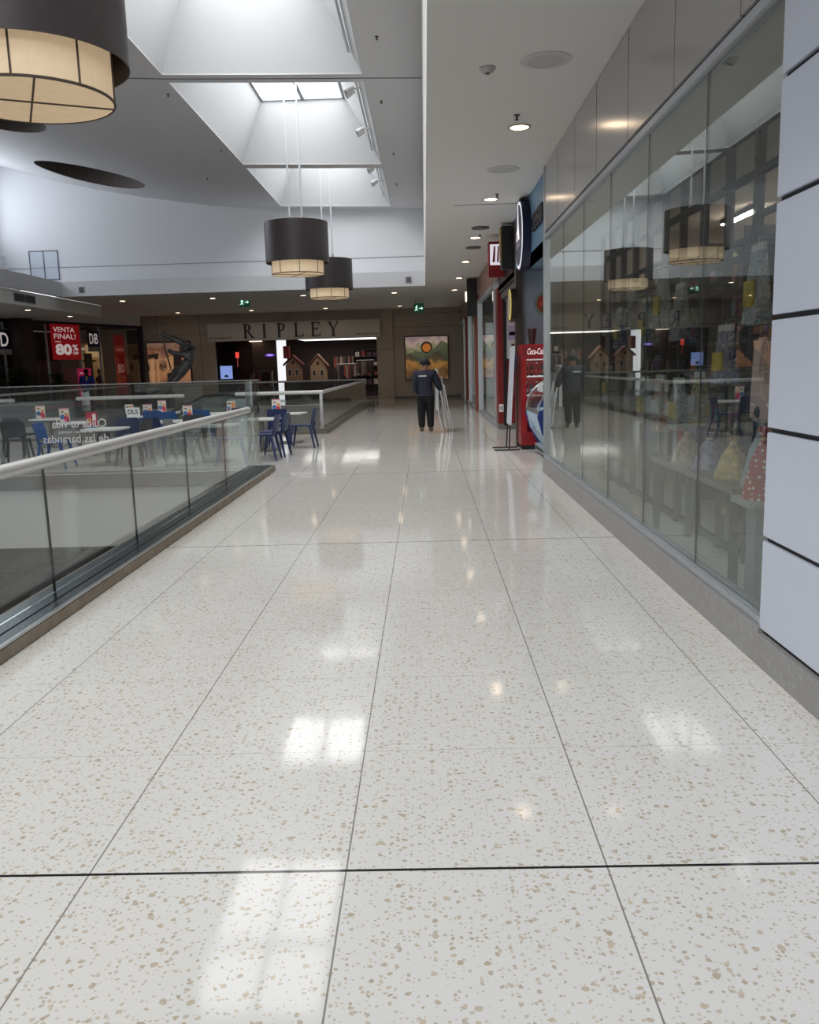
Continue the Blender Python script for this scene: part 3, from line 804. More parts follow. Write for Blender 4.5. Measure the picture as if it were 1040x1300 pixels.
def chair(kind, x, y, deg, label):
    m = {'blue': BLUEP, 'navy': NAVYP, 'grey': GREYP, 'pale': LGREYP}[kind]
    if kind not in PROTO:
        t = make_chair(label, m, LGREYP if kind == 'pale' else None); PROTO[kind] = t
        t.location = (x, y, 0); t.rotation_euler = (0, 0, math.radians(deg)); t['group'] = 'café chairs'
        return t
    return copy_thing(PROTO[kind], (x, y, 0), math.radians(deg), label, 'café chairs')
chair('blue', -6.38, 14.62, -90, 'bright blue plastic chair seen side-on, left, pulled to the table with the red card')
chair('navy', -5.45, 15.75, 10, 'dark blue chair with its back to us behind the mirrored glass lettering')
chair('navy', -4.93, 15.6, -6, 'dark blue chair just right of the mirrored glass lettering')
chair('blue', -5.75, 18.3, 0, 'bright blue chair back left of a pair in the middle of the café')
chair('blue', -5.28, 17.75, 0, 'bright blue chair back right of a pair in the middle of the café')
chair('blue', -4.7, 18.1, 4, 'bright blue chair back beside the card left of the handrail end')
chair('pale', -4.12, 14.52, -95, 'greyish chair seen through the near glass, facing right, left of the thick pedestal')
chair('blue', -3.3, 14.42, 100, 'chair seen through the near glass, facing left, close to the glass end')
chair('navy', -2.86, 15.05, 88, 'navy chair just past the glass end, nearest of the row facing left')
chair('navy', -2.80, 15.72, 84, 'navy chair past the glass end, second of the row facing left')
chair('navy', -3.02, 17.6, 5, 'navy chair behind the small white table near the void corner')
chair('navy', -2.48, 17.3, 88, 'lone navy chair standing out in the walkway, side-on, facing left')
chair('grey', -7.45, 15.5, 15, 'charcoal chair with its back to us, left of the side-on blue chair')
chair('grey', -8.0, 16.9, -20, 'charcoal chair at far left, behind the pale framed seat')
chair('grey', -6.25, 17.0, 170, 'charcoal chair beyond the red card table, facing us')
chair('grey', -5.35, 19.7, 190, 'charcoal chair at the back of the café near the escalator')
chair('grey', -4.4, 16.2, 20, 'charcoal chair behind the handrail end, left of the pinboard')
chair('grey', -3.95, 18.6, 0, 'charcoal chair below the escalator handrail')
chair('grey', -6.75, 20.0, 0, 'charcoal chair right by the far glass, left of centre')
chair('pale', -7.62, 14.75, -60, 'pale grey framed chair cut off by the left edge, in front of a charcoal chair')
chair('grey', -5.05, 14.75, 80, 'charcoal chair at the right of the red card table, low behind the near handrail')

def make_table(label, w=.7):
    t = thing('cafe_table', label, 'table')
    r = .12; pts = []
    for cx, cy, a0 in ((w / 2 - r, w / 2 - r, 0), (-w / 2 + r, w / 2 - r, 90), (-w / 2 + r, -w / 2 + r, 180), (w / 2 - r, -w / 2 + r, 270)):
        pts += [(cx + r * math.cos(math.radians(a0 + d)), cy + r * math.sin(math.radians(a0 + d))) for d in range(0, 91, 18)]
    MB().prism(pts, (0, 0, .612), (1, 0, 0), (0, 1, 0), .028).build('tabletop', TABLEW, t)
    MB().tube([(0, 0, .02), (0, 0, .612)], .045, 14).build('pedestal', PED, t, smooth=True)
    MB().bx(-.24, .24, -.24, .24, 0, .02).build('base_plate', PED, t, bevel=.006)
    MB().bx(-.16, .16, -.16, .16, .59, .612).build('top_plate', PED, t)
    return t
tabs = [(-5.62, 14.98, 'white café table carrying the red and pink card, nearest of the café'), (-7.0, 17.2, 'white café table left of and behind the red card table'),
        (-8.35, 19.0, 'white café table at far left, farther than the side-on blue chair'), (-6.25, 18.75, 'white café table behind the mirrored lettering with two tall cards'),
        (-4.98, 16.75, 'white café table between the dark and bright blue chairs'), (-6.2, 20.3, 'white café table at the back near the far glass'),
        (-4.65, 19.4, 'white café table behind the right bright blue chairs'), (-3.66, 15.1, 'white café table with the stout pedestal seen through the near glass'),
        (-3.2, 16.7, 'white café table just left of the row of navy chairs'), (-2.95, 18.5, 'small white café table nearest the void corner')]
t0 = None
for x, y, lab in tabs:
    if t0 is None: t0 = make_table(lab); t0.location = (x, y, 0); t0['group'] = 'café tables'
    else: copy_thing(t0, (x, y, 0), random.uniform(-.15, .15), lab, 'café tables')

CARDS = [(236, 228, 214), (58, 120, 178), (206, 44, 84), (36, 30, 34), (224, 150, 90), (232, 110, 150), (246, 246, 244)]
def menu_card(x, y, rz, label, style=0, h=.27, w=.19):
    t = thing('menu_card', label, 'menu card', (x, y, .641), rz, 'cards on café tables')
    MB().bx(-w / 2 - .01, w / 2 + .01, -.05, .05, 0, .012).build('card_base', rgb((214, 220, 224), .2), t)
    MB().bx(-w / 2, w / 2, -.006, .006, .012, h).build('card', rgb((226, 214, 214) if style == 0 else (168, 52, 70) if style == 1 else (216, 214, 204)), t)
    p = [MB() for _ in CARDS]
    def disc(i, u, v, r): p[i].tube([(u * w / 2, -.006, v * h), (u * w / 2, -.0085 - .0004 * i, v * h)], r * w, 12)
    def rect(i, u0, u1, v0, v1): p[i].bx(u0 * w / 2, u1 * w / 2, -.0075 - .0003 * i, -.006, v0 * h, v1 * h)
    if style == 0:
        rect(0, -.9, .9, .5, .96); rect(3, -.6, -.1, .72, .8); rect(4, .1, .6, .6, .7)
        rect(1, -.8, -.1, .28, .5); disc(1, -.4, .42, .26); disc(4, .55, .55, .16); rect(2, .05, .9, .08, .42); disc(2, .3, .34, .24); disc(5, .2, .18, .15); disc(3, .7, .16, .07); disc(6, -.1, .14, .07); rect(2, -.9, .9, .93, .98)
    elif style == 1:
        rect(5, .15, .85, .4, .9); rect(6, .22, .78, .48, .84); rect(2, -.85, 0, .3, .8); disc(4, -.4, .5, .2); rect(1, -.9, .9, .04, .12); disc(6, -.3, .2, .1)
    else:
        rect(3, -.8, -.1, .7, .82); rect(1, -.9, -.2, .2, .5); rect(4, .1, .85, .15, .88); rect(2, -.8, -.4, .08, .3)
    for i, q in enumerate(p):
        if q.v: q.build('print', rgb(CARDS[i], .5), t)
cards = [(-8.42, 18.7, .2, 'white printed card standing at far left of the café, leftmost', 0, .3), (-7.15, 16.95, .1, 'printed card on the table behind the side-on blue chair', 0, .29),
         (-5.86, 15.02, .05, 'red and pink price card on the nearest café table', 1, .29), (-6.9, 18.9, -.1, 'printed card with tan back, left of the white letter card', 2, .26),
         (-5.95, 17.9, 0, 'printed card beside the white letter card, to its right', 0, .27), (-6.25, 20.4, .1, 'printed card at the back, in front of the bronze statue foot', 0, .28),
         (-4.62, 17.0, -.05, 'printed card standing above the handrail, left of its end', 0, .28), (-4.3, 19.4, .05, 'tan and white card above the end of the handrail', 2, .26), (-3.42, 18.6, 0, 'tall printed card on the table by the navy chairs', 0, .3)]
for i, (x, y, rz, lab, st, h) in enumerate(cards):
    # every card stands on one of the tables
    tx, ty, _ = min(tabs, key=lambda q: (q[0] - x) ** 2 + (q[1] - y) ** 2)
    x = max(tx - .27, min(tx + .27, x)); y = max(ty - .27, min(ty + .27, y))
    menu_card(x, y, rz, lab, st, h)
t = thing('letter_card', 'white card with three dark letters between two printed cards', 'card', (-6.35, 18.62, .641))
MB().bx(-.14, .14, -.04, .04, 0, .01).build('card_base', LETTER_W, t)
MB().bx(-.15, .15, -.005, .005, .01, .2).build('card', LETTER_W, t)
text_mb('DLS', (-.11, -.0055, .06), (1, 0, 0), (0, 0, 1), .22, .1, .002, bold=.02).build('lettering', LETTER_D, t)
t = thing('pinboard', 'grey board on a post behind the end of the near handrail', 'board', (-4.35, 19.9, 0))
MB().bx(-.2, .2, -.01, .01, .62, .92).build('board', rgb((120, 134, 136), .5), t)
MB().tube([(0, .02, 0), (0, .02, .9)], .018, 8).build('post', PED, t); MB().bx(-.15, .15, -.15, .15, 0, .02).build('base_plate', PED, t)

# ------------------------------------------------------------------ escalator in the far void
t = thing('escalator', 'escalator with black handrails sinking into the far void behind the café', 'escalator', (-6.2, 22.6, -4.2))
es = MB()
for k in range(14): es.bx(-5.0 - .38 * (k + 1), -5.0 - .38 * k, 22.0, 23.1, -.05 - .27 * (k + 1) - .25, -.05 - .27 * k)
es.build('steps', rgb((70, 70, 72), .4, .5), t, world=True)
MB().bx(-5.0, -3.4, 21.0, 23.1, -.25, 0).build('landing', STEEL, t, world=True)
for y in (21.9, 23.2):
    hp = [(-4.62, y, .25), (-4.52, y, .5), (-4.55, y, .75), (-4.7, y, .93), (-4.95, y, .98), (-5.6, y, .96), (-6.4, y, .62), (-10.3, y, -2.1)]
    MB().tube(hp, .04, 8).build('handrail', BLACK, t, smooth=True, world=True)
    gp_ = [(-4.7, .0), (-4.62, .3), (-4.6, .7), (-4.75, .9), (-5.6, .92), (-6.4, .58), (-10.3, -2.14), (-10.3, -3.5), (-5.2, -.25)]
    MB().prism([(x, z) for x, z in gp_], (0, y, 0), (1, 0, 0), (0, 0, 1), .012).build('side_glass', GLASS_B, t, world=True)
MB().prism([(-4.8, -.25), (-5.2, -.25), (-10.6, -4.1), (-10.6, -4.2), (-9.8, -4.2), (-4.8, -.6)], (0, 23.2, 0), (1, 0, 0), (0, 0, 1), 1.3).build('truss', rgb((150, 152, 154), .4), t, world=True)

# ------------------------------------------------------------------ bronze figure on a pedestal
t = MB().bx(-12.1, -10.9, 37.5, 38.5, 0, .62).build('statue_pedestal', rgb((96, 90, 86), .5), bevel=.02)
tag(t, 'low dark pedestal under the bronze figure beyond the far void', 'pedestal')
BRONZE = mat('weathered_bronze', (128, 130, 134), .42, .3, noise=.3, nscale=5)
def W38(px, py):
    """x and z of the figure's points in its own upright plane"""
    return px, py
sv = [(-10.45, 1.82), (-10.3, 2.1), (-10.2, 2.42), (-10.32, 2.7), (-10.62, 2.92),    # hips, belly, chest, shoulder, upper arm
      (-10.98, 3.12), (-11.25, 3.2), (-11.3, 3.45),                                  # elbow, wrist, hand
      (-10.62, 2.38), (-11.0, 2.48), (-11.12, 2.62),                                 # left upper arm, elbow, hand
      (-10.55, 2.62), (-10.72, 2.66),                                                # neck, head
      (-10.72, 1.5), (-11.02, 1.2), (-11.2, .82), (-11.42, .70),                     # front leg
      (-10.95, 1.68), (-11.3, 1.15), (-11.9, .82), (-12.15, .74)]                    # back leg
yv = [38, 38, 38, 37.95, 37.9, 37.85, 37.85, 37.85, 37.8, 37.75, 37.75, 38.05, 38.05, 37.9, 37.85, 37.85, 37.8, 38.15, 38.2, 38.2, 38.15]
ed_ = [(0, 1), (1, 2), (2, 3), (3, 4), (4, 5), (5, 6), (6, 7), (2, 8), (8, 9), (9, 10), (3, 11), (11, 12), (0, 13), (13, 14), (14, 15), (15, 16), (0, 17), (17, 18), (18, 19), (19, 20)]
rr = [.25, .24, .28, .2, .14, .11, .08, .07, .13, .1, .075, .09, .14, .19, .14, .1, .07, .19, .13, .09, .06]
st = skin('bronze_statue', [(x + 10.45, y - 38, z - 0) for (x, z), y in zip(sv, yv)], ed_, rr, BRONZE, None, (-10.45, 38, -.045))
tag(st, 'grey bronze statue of an arching figure reaching up, beyond the far glass', 'statue')
t = MB().tube([(-11.33, 37.85, 3.3), (-11.26, 37.8, 2.6), (-11.05, 37.75, 1.7)], .035, 8).build('shaft', BRONZE, st, smooth=True, world=True)
MB().ball((-11.3, 37.85, 3.62), .085, .085, .05).build('shaft_tip', rgb((150, 146, 140), .3, .6), st, smooth=True, world=True)

# ------------------------------------------------------------------ people
SKINM = mat('skin', (140, 100, 80), .55)
def person(label, loc, rz, J, skin_m, parts):
    """J: joint table of one figure; the body is a single skinned surface with hands and feet"""
    V, Ed, R = [], [], []
    idx = {}
    def jv(n, p, r, par=None):
        idx[n] = len(V); V.append(p); R.append(r)
        if par is not None: Ed.append((idx[par], idx[n]))
    jv('pelvis', J['pelvis'], .12)
    jv('waist', J['waist'], .125, 'pelvis'); jv('chest', J['chest'], (.15, .115), 'waist'); jv('neckb', J['neckb'], .07, 'chest')
    jv('neck', J['neck'], .05, 'neckb'); jv('head', J['head'], .082, 'neck'); jv('crown', J['crown'], .07, 'head')
    n = Vector(J['head']); f_ = Vector(J.get('face', (.35, .94, 0)))
    jv('nose', tuple(n + f_ * .095 + Vector((0, 0, .01))), .018, 'head'); jv('chin', tuple(n + f_ * .06 - Vector((0, 0, .07))), .03, 'head')
    sd = f_.cross(Vector((0, 0, 1)))
    for s_ in (-1, 1): jv('ear%d' % s_, tuple(n + sd * .085 * s_), .018, 'head')
    for s_ in ('l', 'r'):
        jv('sh' + s_, J['sh' + s_], .062, 'neckb'); jv('el' + s_, J['el' + s_], .042, 'sh' + s_); jv('wr' + s_, J['wr' + s_], .028, 'el' + s_)
        w = Vector(J['wr' + s_]); d = (w - Vector(J['el' + s_])).normalized(); a = d.cross(Vector((0, 1, .2))).normalized(); c_ = d.cross(a)
        jv('pa' + s_, tuple(w + d * .06), (.034, .02), 'wr' + s_)
        for k in range(4):
            b0 = w + d * .095 + c_ * (k - 1.5) * .021
            ln = (.04, .047, .043, .033)[k]
            jv(f'f{s_}{k}a', tuple(b0), .010, 'pa' + s_); jv(f'f{s_}{k}b', tuple(b0 + d * ln + a * .012), .0085, f'f{s_}{k}a'); jv(f'f{s_}{k}c', tuple(b0 + d * ln * 1.4 + a * .035), .007, f'f{s_}{k}b')
        jv(f't{s_}a', tuple(w + d * .04 - c_ * .035 + a * .01), .011, 'pa' + s_); jv(f't{s_}b', tuple(w + d * .075 - c_ * .05 + a * .025), .009, f't{s_}a')
        jv('hi' + s_, J['hi' + s_], .09, 'pelvis'); jv('kn' + s_, J['kn' + s_], .06, 'hi' + s_); jv('an' + s_, J['an' + s_], .04, 'kn' + s_); jv('to' + s_, J['to' + s_], .035, 'an' + s_)
    body = skin('person', V, Ed, R, skin_m, None, loc, sub=1)
    body.rotation_euler = (0, 0, rz)
    tag(body, label, 'person')
    for pn, m, names, k, add in parts:
        vs, es_, rs = [], [], []; im = {}
        for q in names:
            im[q] = len(vs); vs.append(V[idx[q]]); r = R[idx[q]]; r = max(r) if isinstance(r, tuple) else r; rs.append(r * k + add)
        for x, y in Ed:
            nx = [q for q in names if idx[q] == x]; ny = [q for q in names if idx[q] == y]
            if nx and ny: es_.append((im[nx[0]], im[ny[0]]))
        skin(pn, vs, es_, rs, m, body, (0, 0, 0), sub=2)
    return body
STAND = dict(pelvis=(0, 0, .90), waist=(0, 0, 1.04), chest=(0, .0, 1.25), neckb=(0, 0, 1.41), neck=(0, .01, 1.48), head=(0, .02, 1.585), crown=(0, .02, 1.64),
             shl=(-.19, 0, 1.38), ell=(-.23, -.02, 1.12), wrl=(-.20, .1, .90), shr=(.19, 0, 1.38), elr=(.29, .02, 1.14), wrr=(.36, .10, .96),
             hil=(-.09, 0, .86), knl=(-.10, .02, .49), anl=(-.10, -.02, .09), tol=(-.11, .12, .045), hir=(.09, 0, .86), knr=(.10, .03, .49), anr=(.11, -.05, .09), tor=(.12, .09, .045))
JACKET = mat('navy_work_jacket', (38, 40, 58), .8, noise=.15, nscale=9)
TROUS = rgb((20, 20, 24), .85)
top_ = ['waist', 'pelvis', 'chest', 'neckb', 'shl', 'ell', 'wrl', 'shr', 'elr', 'wrr']
pants = ['pelvis', 'hil', 'knl', 'anl', 'hir', 'knr', 'anr']
wk = person('person walking away in navy jacket, dark trousers and cap, carrying folded white tables', (0.0, 20.5, 0), 0, STAND, SKINM,
            [('jacket', JACKET, top_, 1.25, .034), ('trousers', TROUS, pants, 1.15, .036), ('shoe', rgb((92, 84, 78), .7), ['anl', 'tol'], 1.05, .022), ('shoe', rgb((92, 84, 78), .7), ['anr', 'tor'], 1.05, .022)])
cp = MB(); cp.ball((0, .02, 1.645), .115, .125, .085); cp.tube([(.03, .10, 1.625), (.09, .22, 1.60)], [.085, .06], 14)
cp.build('cap', rgb((30, 40, 42), .7), wk, smooth=True)
bp2 = MB(); bp2.bx(-.15, .03, -.205, -.13, 1.30, 1.335)
bp2.build('back_stripe', rgb((214, 216, 220), .6), wk)['label'] = 'pale strip across the back of the jacket'
# what the worker carries: two folded tables, white tops and metal legs, under the right arm
t = thing('folded_table', 'white folded table with metal legs under the right arm of the walking person', 'folded table', (.335, 20.86, 0), 0, None)
WM = rgb((226, 230, 234), .35)
MB().add([(-.10, -.32, .50), (-.02, -.32, .50), (-.02, .42, .50), (-.10, .42, .50), (-.09, -.32, 1.48), (-.03, -.32, 1.46), (-.03, .42, 1.46), (-.09, .42, 1.48)],
         [(3, 2, 1, 0), (4, 5, 6, 7), (0, 1, 5, 4), (1, 2, 6, 5), (2, 3, 7, 6), (3, 0, 4, 7)]).build('table_board', WM, t, bevel=.008)
for (p, q) in (((-.02, -.28, 1.25), (.16, -.30, .03)), ((.0, .34, 1.25), (.2, .36, .03)), ((-.06, -.30, .62), (.06, -.32, .03)), ((-.04, .34, .62), (.1, .36, .03)), ((.02, -.1, 1.0), (.17, -.12, .1))):
    MB().bar(p, q, .028, .028).build('table_leg', STEEL, t)
MB().bar((.16, -.30, .06), (.2, .36, .06), .024).build('cross_bar', STEEL, t)
t = thing('folded_table', 'second folded table, outer of the carried pair, its metal frame towards the wall', 'folded table', (.53, 20.86, 0), 0, None)
MB().add([(-.06, -.26, .42), (-.02, -.26, .42), (-.02, .42, .42), (-.06, .42, .42), (-.16, -.26, 1.30), (-.13, -.26, 1.29), (-.13, .42, 1.29), (-.16, .42, 1.30)],
         [(3, 2, 1, 0), (4, 5, 6, 7), (0, 1, 5, 4), (1, 2, 6, 5), (2, 3, 7, 6), (3, 0, 4, 7)]).build('table_board', rgb((180, 180, 180), .35), t, bevel=.006)
for (p, q) in (((-.09, -.28, 1.1), (.10, -.30, .012)), ((-.09, .40, 1.1), (.12, .42, .012)), ((-.03, -.29, .5), (.04, -.31, .012))):
    MB().bar(p, q, .026, .026).build('table_leg', STEEL, t)

P2 = dict(STAND); P2.update(shl=(-.2, 0, 1.46), shr=(.2, 0, 1.46), ell=(-.27, .03, 1.19), wrl=(-.2, .18, 1.05), elr=(.27, .03, 1.19), wrr=(.2, .18, 1.05), neckb=(0, 0, 1.49), neck=(0, .01, 1.56), head=(0, .03, 1.66), crown=(0, .02, 1.72), chest=(0, 0, 1.32))
SK2 = rgb((44, 30, 26), .6)
p2 = person('person in a bright blue jacket and yellow collar facing us across the left gallery', (-14.02, 35.8, 0), math.radians(200), P2, SK2,
            [('jacket', rgb((24, 52, 150), .6), top_, 1.22, .022), ('trousers', TROUS, pants, 1.1, .028), ('shoe', BLACK, ['anl', 'tol'], 1.05, .022), ('shoe', BLACK, ['anr', 'tor'], 1.05, .022)])
MB().ball((0, .015, 1.725), .1, .11, .085).build('hair', rgb((16, 14, 14), .8), p2, smooth=True)
MB().prism([(-.05, 1.50), (.05, 1.50), (.0, 1.30)], (0, .165, 0), (1, 0, 0), (0, 0, 1), -.03).build('collar', rgb((200, 190, 90), .6), p2)

# ------------------------------------------------------------------ far wall: store sign, posters, store interior
def serif(ch):
    """strokes of a roman capital in a unit box: thick and thin stems, serifs and bowls"""
    T, t, S = .17, .07, .045
    out = []
    def r(x0, x1, y0, y1): out.append([(x0, y0), (x1, y0), (x1, y1), (x0, y1)])
    def stem(x): r(x, x + T, 0, 1); r(x - .08, x + T + .08, 0, S); r(x - .08, x + T + .08, 1 - S, 1)
    def bowl(x, y0, y1, w):
        n = 12; h = (y1 - y0) / 2; cy = (y0 + y1) / 2
        for k in range(n):
            a, b = -PI / 2 + PI * k / n, -PI / 2 + PI * (k + 1) / n
            def pt(a, o): return (x + math.cos(a) * (w - (0 if o else T * .95)), cy + math.sin(a) * (h - (0 if o else t)))
            out.append([pt(a, 1), pt(b, 1), pt(b, 0), pt(a, 0)])
    if ch == 'R':
        stem(.12); r(.2, .36, 1 - t, 1); r(.2, .36, .47, .47 + t); bowl(.34, .47, 1, .34)
        out.append([(.36, .48), (.52, .48), (.92, .0), (.74, .0)]); r(.72, 1.0, 0, S)
    if ch == 'I': stem(.3)
    if ch == 'P': stem(.12); r(.2, .36, 1 - t, 1); r(.2, .36, .43, .43 + t); bowl(.34, .43, 1, .36)
    if ch == 'L': stem(.12); r(.2, .78, 0, t); out.append([(.72, 0), (.82, 0), (.86, .26), (.80, .26)])
    if ch == 'E':
        stem(.12); r(.2, .76, 0, t); r(.2, .74, 1 - t, 1); r(.2, .58, .49, .49 + t)
        out.append([(.72, 0), (.8, 0), (.84, .24), (.78, .24)]); out.append([(.70, 1), (.78, 1), (.78, .78), (.73, .78)]); r(.55, .6, .4, .64)
    if ch == 'Y':
        r(.4, .4 + T, 0, .46); r(.3, .68, 0, S)
        out.append([(.4, .44), (.57, .44), (.24, 1), (.05, 1)]); out.append([(.47, .42), (.56, .46), (.92, 1), (.84, 1)]); r(-.02, .34, 1 - S, 1); r(.74, 1.02, 1 - S, 1)
    return out
t = thing('store_sign', 'wide beige store fascia sign with dark roman letters above the opening', 'sign', (-6.1, YF, 2.93))
MB().bx(-10.22, -2.05, YF - .28, YF, 2.94, 3.77).build('sign_box', rgb((176, 164, 152), .4, .3), t, world=True, bevel=.01)
LD = rgb((34, 26, 24), .35, .4)
for k, ch in enumerate('RIPLEY'):
    x = -8.53 + k * .80; l = MB()
    for q in serif(ch): l.prism([(a * .56, b * .66) for a, b in q], (x, YF - .28, 3.05), (1, 0, 0), (0, 0, 1), .05)
    l.build('letter', LD, t, world=True)
for x in (-10.16, -3.25):
    text_mb('www.ripley.com', (x, YF - .285, 3.05), (1, 0, 0), (0, 0, 1), 1.1, .09, .01, bold=.02).build('web_address', LD, t, world=True)
t = thing('wall_box', 'small beige box fixed above the store sign near the gallery ceiling', 'box', (-6.4, YF - .08, 3.9))
MB().bx(-.13, .13, -.08, .08, 0, .27).build('box_body', rgb((150, 138, 126), .6), t, bevel=.01)
MB().bx(-.11, .11, -.09, -.08, .03, .24).build('box_lid', rgb((164, 152, 140), .6), t)

def art_mat(name, bands, seed=0, es=.35):
    """a backlit printed picture: vertical colour ramp broken up by noise"""
    m = bpy.data.materials.new(name); m.use_nodes = True
    nt = m.node_tree; N = nt.nodes.new; L = nt.links.new; b = nt.nodes['Principled BSDF']
    tc_ = N('ShaderNodeTexCoord'); n = N('ShaderNodeTexNoise'); n.inputs['Scale'].default_value = 2.2; n.inputs['Detail'].default_value = 6
    mp = N('ShaderNodeMapping'); mp.inputs['Location'].default_value = (seed, 0, 0); L(tc_.outputs['Object'], mp.inputs[0]); L(mp.outputs[0], n.inputs['Vector'])
    sp = N('ShaderNodeSeparateXYZ'); L(tc_.outputs['Generated'], sp.inputs[0])
    a = N('ShaderNodeMath'); a.operation = 'MULTIPLY_ADD'; a.inputs[1].default_value = .7; L(n.outputs['Fac'], a.inputs[0])
    s2 = N('ShaderNodeMath'); s2.operation = 'SUBTRACT'; L(sp.outputs[2], s2.inputs[0]); s2.inputs[1].default_value = .35; L(s2.outputs[0], a.inputs[2])
    r = N('ShaderNodeValToRGB'); e = r.color_ramp.elements
    while len(e) < len(bands): e.new(.5)
    for k, (p, c_) in enumerate(bands): e[k].position = p; e[k].color = (*lin(c_), 1)
    L(a.outputs[0], r.inputs[0]); L(r.outputs[0], b.inputs['Base Color']); L(r.outputs[0], b.inputs['Emission Color']); b.inputs['Emission Strength'].default_value = es
    b.inputs['Roughness'].default_value = .3
    return m
t = thing('light_box_poster', 'backlit landscape poster of green hills and golden foliage behind the walking person', 'poster', (.11, YF - .04, .85))
MB().bx(-1.06, 1.06, -.04, .04, 0, 2.1).build('poster_frame', rgb((70, 26, 24), .4), t, bevel=.008)
MB().bx(-1.0, 1.0, -.05, -.03, .06, 2.04).build('picture', art_mat('landscape_print', [(0, (150, 96, 84)), (.14, (96, 66, 34)), (.34, (150, 108, 44)), (.48, (92, 88, 56)), (.62, (70, 82, 58)), (.74, (140, 134, 96)), (.88, (186, 160, 148)), (1, (150, 126, 130))]), t)
hl = MB(); hl.prism([(-1, .95), (-.6, 1.2), (-.2, 1.05), (.2, 1.3), (.7, 1.85), (1, 1.7), (1, .9), (-1, .9)], (0, -.05, 0), (1, 0, 0), (0, 0, 1), .004)
hl.build('hill_shape', art_mat('hill_print', [(0, (60, 66, 40)), (.5, (84, 92, 62)), (1, (110, 110, 78))], 3, .25), t)
fo2 = MB(); fo2.prism([(-1, .06), (-1, 1.15), (-.75, 1.3), (-.55, 1.0), (-.4, .5), (-.3, .06)], (0, -.054, 0), (1, 0, 0), (0, 0, 1), .004)
fo2.prism([(.1, .95), (.25, 1.25), (.6, 1.35), (.8, 1.0), (1, .6), (1, .25), (.6, .5), (.2, .7)], (0, -.054, 0), (1, 0, 0), (0, 0, 1), .004)
fo2.build('foliage_shape', art_mat('foliage_print', [(0, (52, 34, 20)), (.35, (120, 78, 30)), (.55, (176, 124, 56)), (.75, (80, 62, 34)), (1, (60, 50, 30))], 7, .3), t)
MB().tube([(0, -.05, 1.55), (0, -.062, 1.55)], .27, 28).build('round_emblem', rgb((46, 26, 18), .4), t)
MB().tube([(0, -.062, 1.53), (0, -.066, 1.53)], .2, 24).build('emblem_disc', glow((186, 112, 44), .4), t)
t = thing('light_box_poster', 'backlit tan and brown fashion poster on the far wall behind the bronze statue', 'poster', (-12.2, YF - .04, .98))
MB().bx(-1.07, 1.07, -.04, .04, 0, 2.05).build('poster_frame', rgb((40, 26, 22), .4), t, bevel=.008)
MB().bx(-1.0, 1.0, -.05, -.03, .06, 1.98).build('picture', art_mat('fashion_print', [(0, (150, 100, 70)), (.3, (196, 140, 96)), (.45, (70, 44, 32)), (.6, (190, 140, 104)), (.75, (120, 66, 50)), (1, (150, 116, 96))], 5, .3), t)
for x0, x1, z0, z1, c_ in ((-.9, -.72, .1, 1.3, (214, 164, 120)), (-.62, -.5, .1, 1.2, (204, 150, 104)), (-.1, .2, .7, 1.35, (216, 160, 112)), (-.95, -.5, 1.2, 1.5, (52, 34, 26)), (.25, .6, .5, 1.6, (40, 28, 26)), (-.1, .2, .1, .6, (34, 24, 22))):
    MB().prism([(x0, z0), (x1, z0 + .03), (x1 + .04, z1), (x0 - .03, z1 - .05)], (0, -.05, 0), (1, 0, 0), (0, 0, 1), .004).build('figure_shape', glow(c_, .25), t)

# inside the department store
t = MB().bx(-6.3, -2.5, 43.0, 46.2, 3.0, 3.045).build('ceiling_light_panel', glow((255, 250, 244), 1.3))
tag(t, 'long white light panel in the ceiling of the department store', 'ceiling light')
t = MB().bx(-8.95, -8.35, 44.6, 45.2, 3.0, 3.045).build('ceiling_light_panel', glow((255, 236, 220), 1.0))
tag(t, 'short light panel in the store ceiling, left part', 'ceiling light')
t = MB().bx(-7.62, -7.12, 45.0, 45.1, 0, 3.04).build('lit_wall_panel', glow((250, 250, 255), .65))
tag(t, 'tall lit white panel standing in the middle of the store', 'panel')
t = MB().bx(-8.9, -7.62, 45.0, 45.15, 0, 3.04).build('partition', rgb((92, 74, 60), .6)); tag(t, 'brown partition left of the lit white panel', 'partition')
t = MB().bx(-9.7, -9.0, 45.4, 45.6, 0, 3.04).build('partition', rgb((58, 38, 32), .6)); tag(t, 'dark reddish partition near the left side of the store', 'partition')
t = MB().prism([(.26 * math.cos(2 * PI * k / 20), .09 * math.sin(2 * PI * k / 20)) for k in range(20)], (-7.98, 45.0, 2.30), (1, 0, 0), (0, 0, 1), .03).build('oval_sign', glow((96, 60, 170), .5))
tag(t, 'purple lit oval sign on the brown store partition', 'sign')
MB().bx(-.15, .15, -.005, .005, -.018, .018).build('lettering_strip', glow((210, 190, 255), .9), t).location = (0, -.03, .09)
t = thing('hanging_lamp', 'small red glowing lamp in the left part of the store', 'lamp', (-9.55, 44.4, 2.2))
MB().tube([(0, 0, 0), (0, 0, .28)], .09, 12).build('lamp_shade', glow((226, 70, 60), .8), t, smooth=True); MB().tube([(0, 0, .28), (0, 0, .84)], .01, 6).build('cord', BLACK, t)
MB().tube([(0, 0, -.45), (0, 0, 0)], .015, 6).build('tassel', glow((200, 90, 80), .4), t)
t = thing('display_screen', 'pale blue lit screen on a stand at the left edge of the store opening', 'screen', (-9.7, 42.4, 0))
MB().bx(-.29, .29, -.03, .03, 1.18, 1.80).build('screen', glow((120, 140, 200), .75), t); MB().bx(-.27, .27, -.02, .04, 1.16, 1.82).build('bezel', BLACK, t)
MB().bx(-.04, .04, -.02, .02, .02, 1.16).build('stand_post', BLACK, t); MB().bx(-.22, .22, -.18, .18, 0, .02).build('stand_base', BLACK, t)
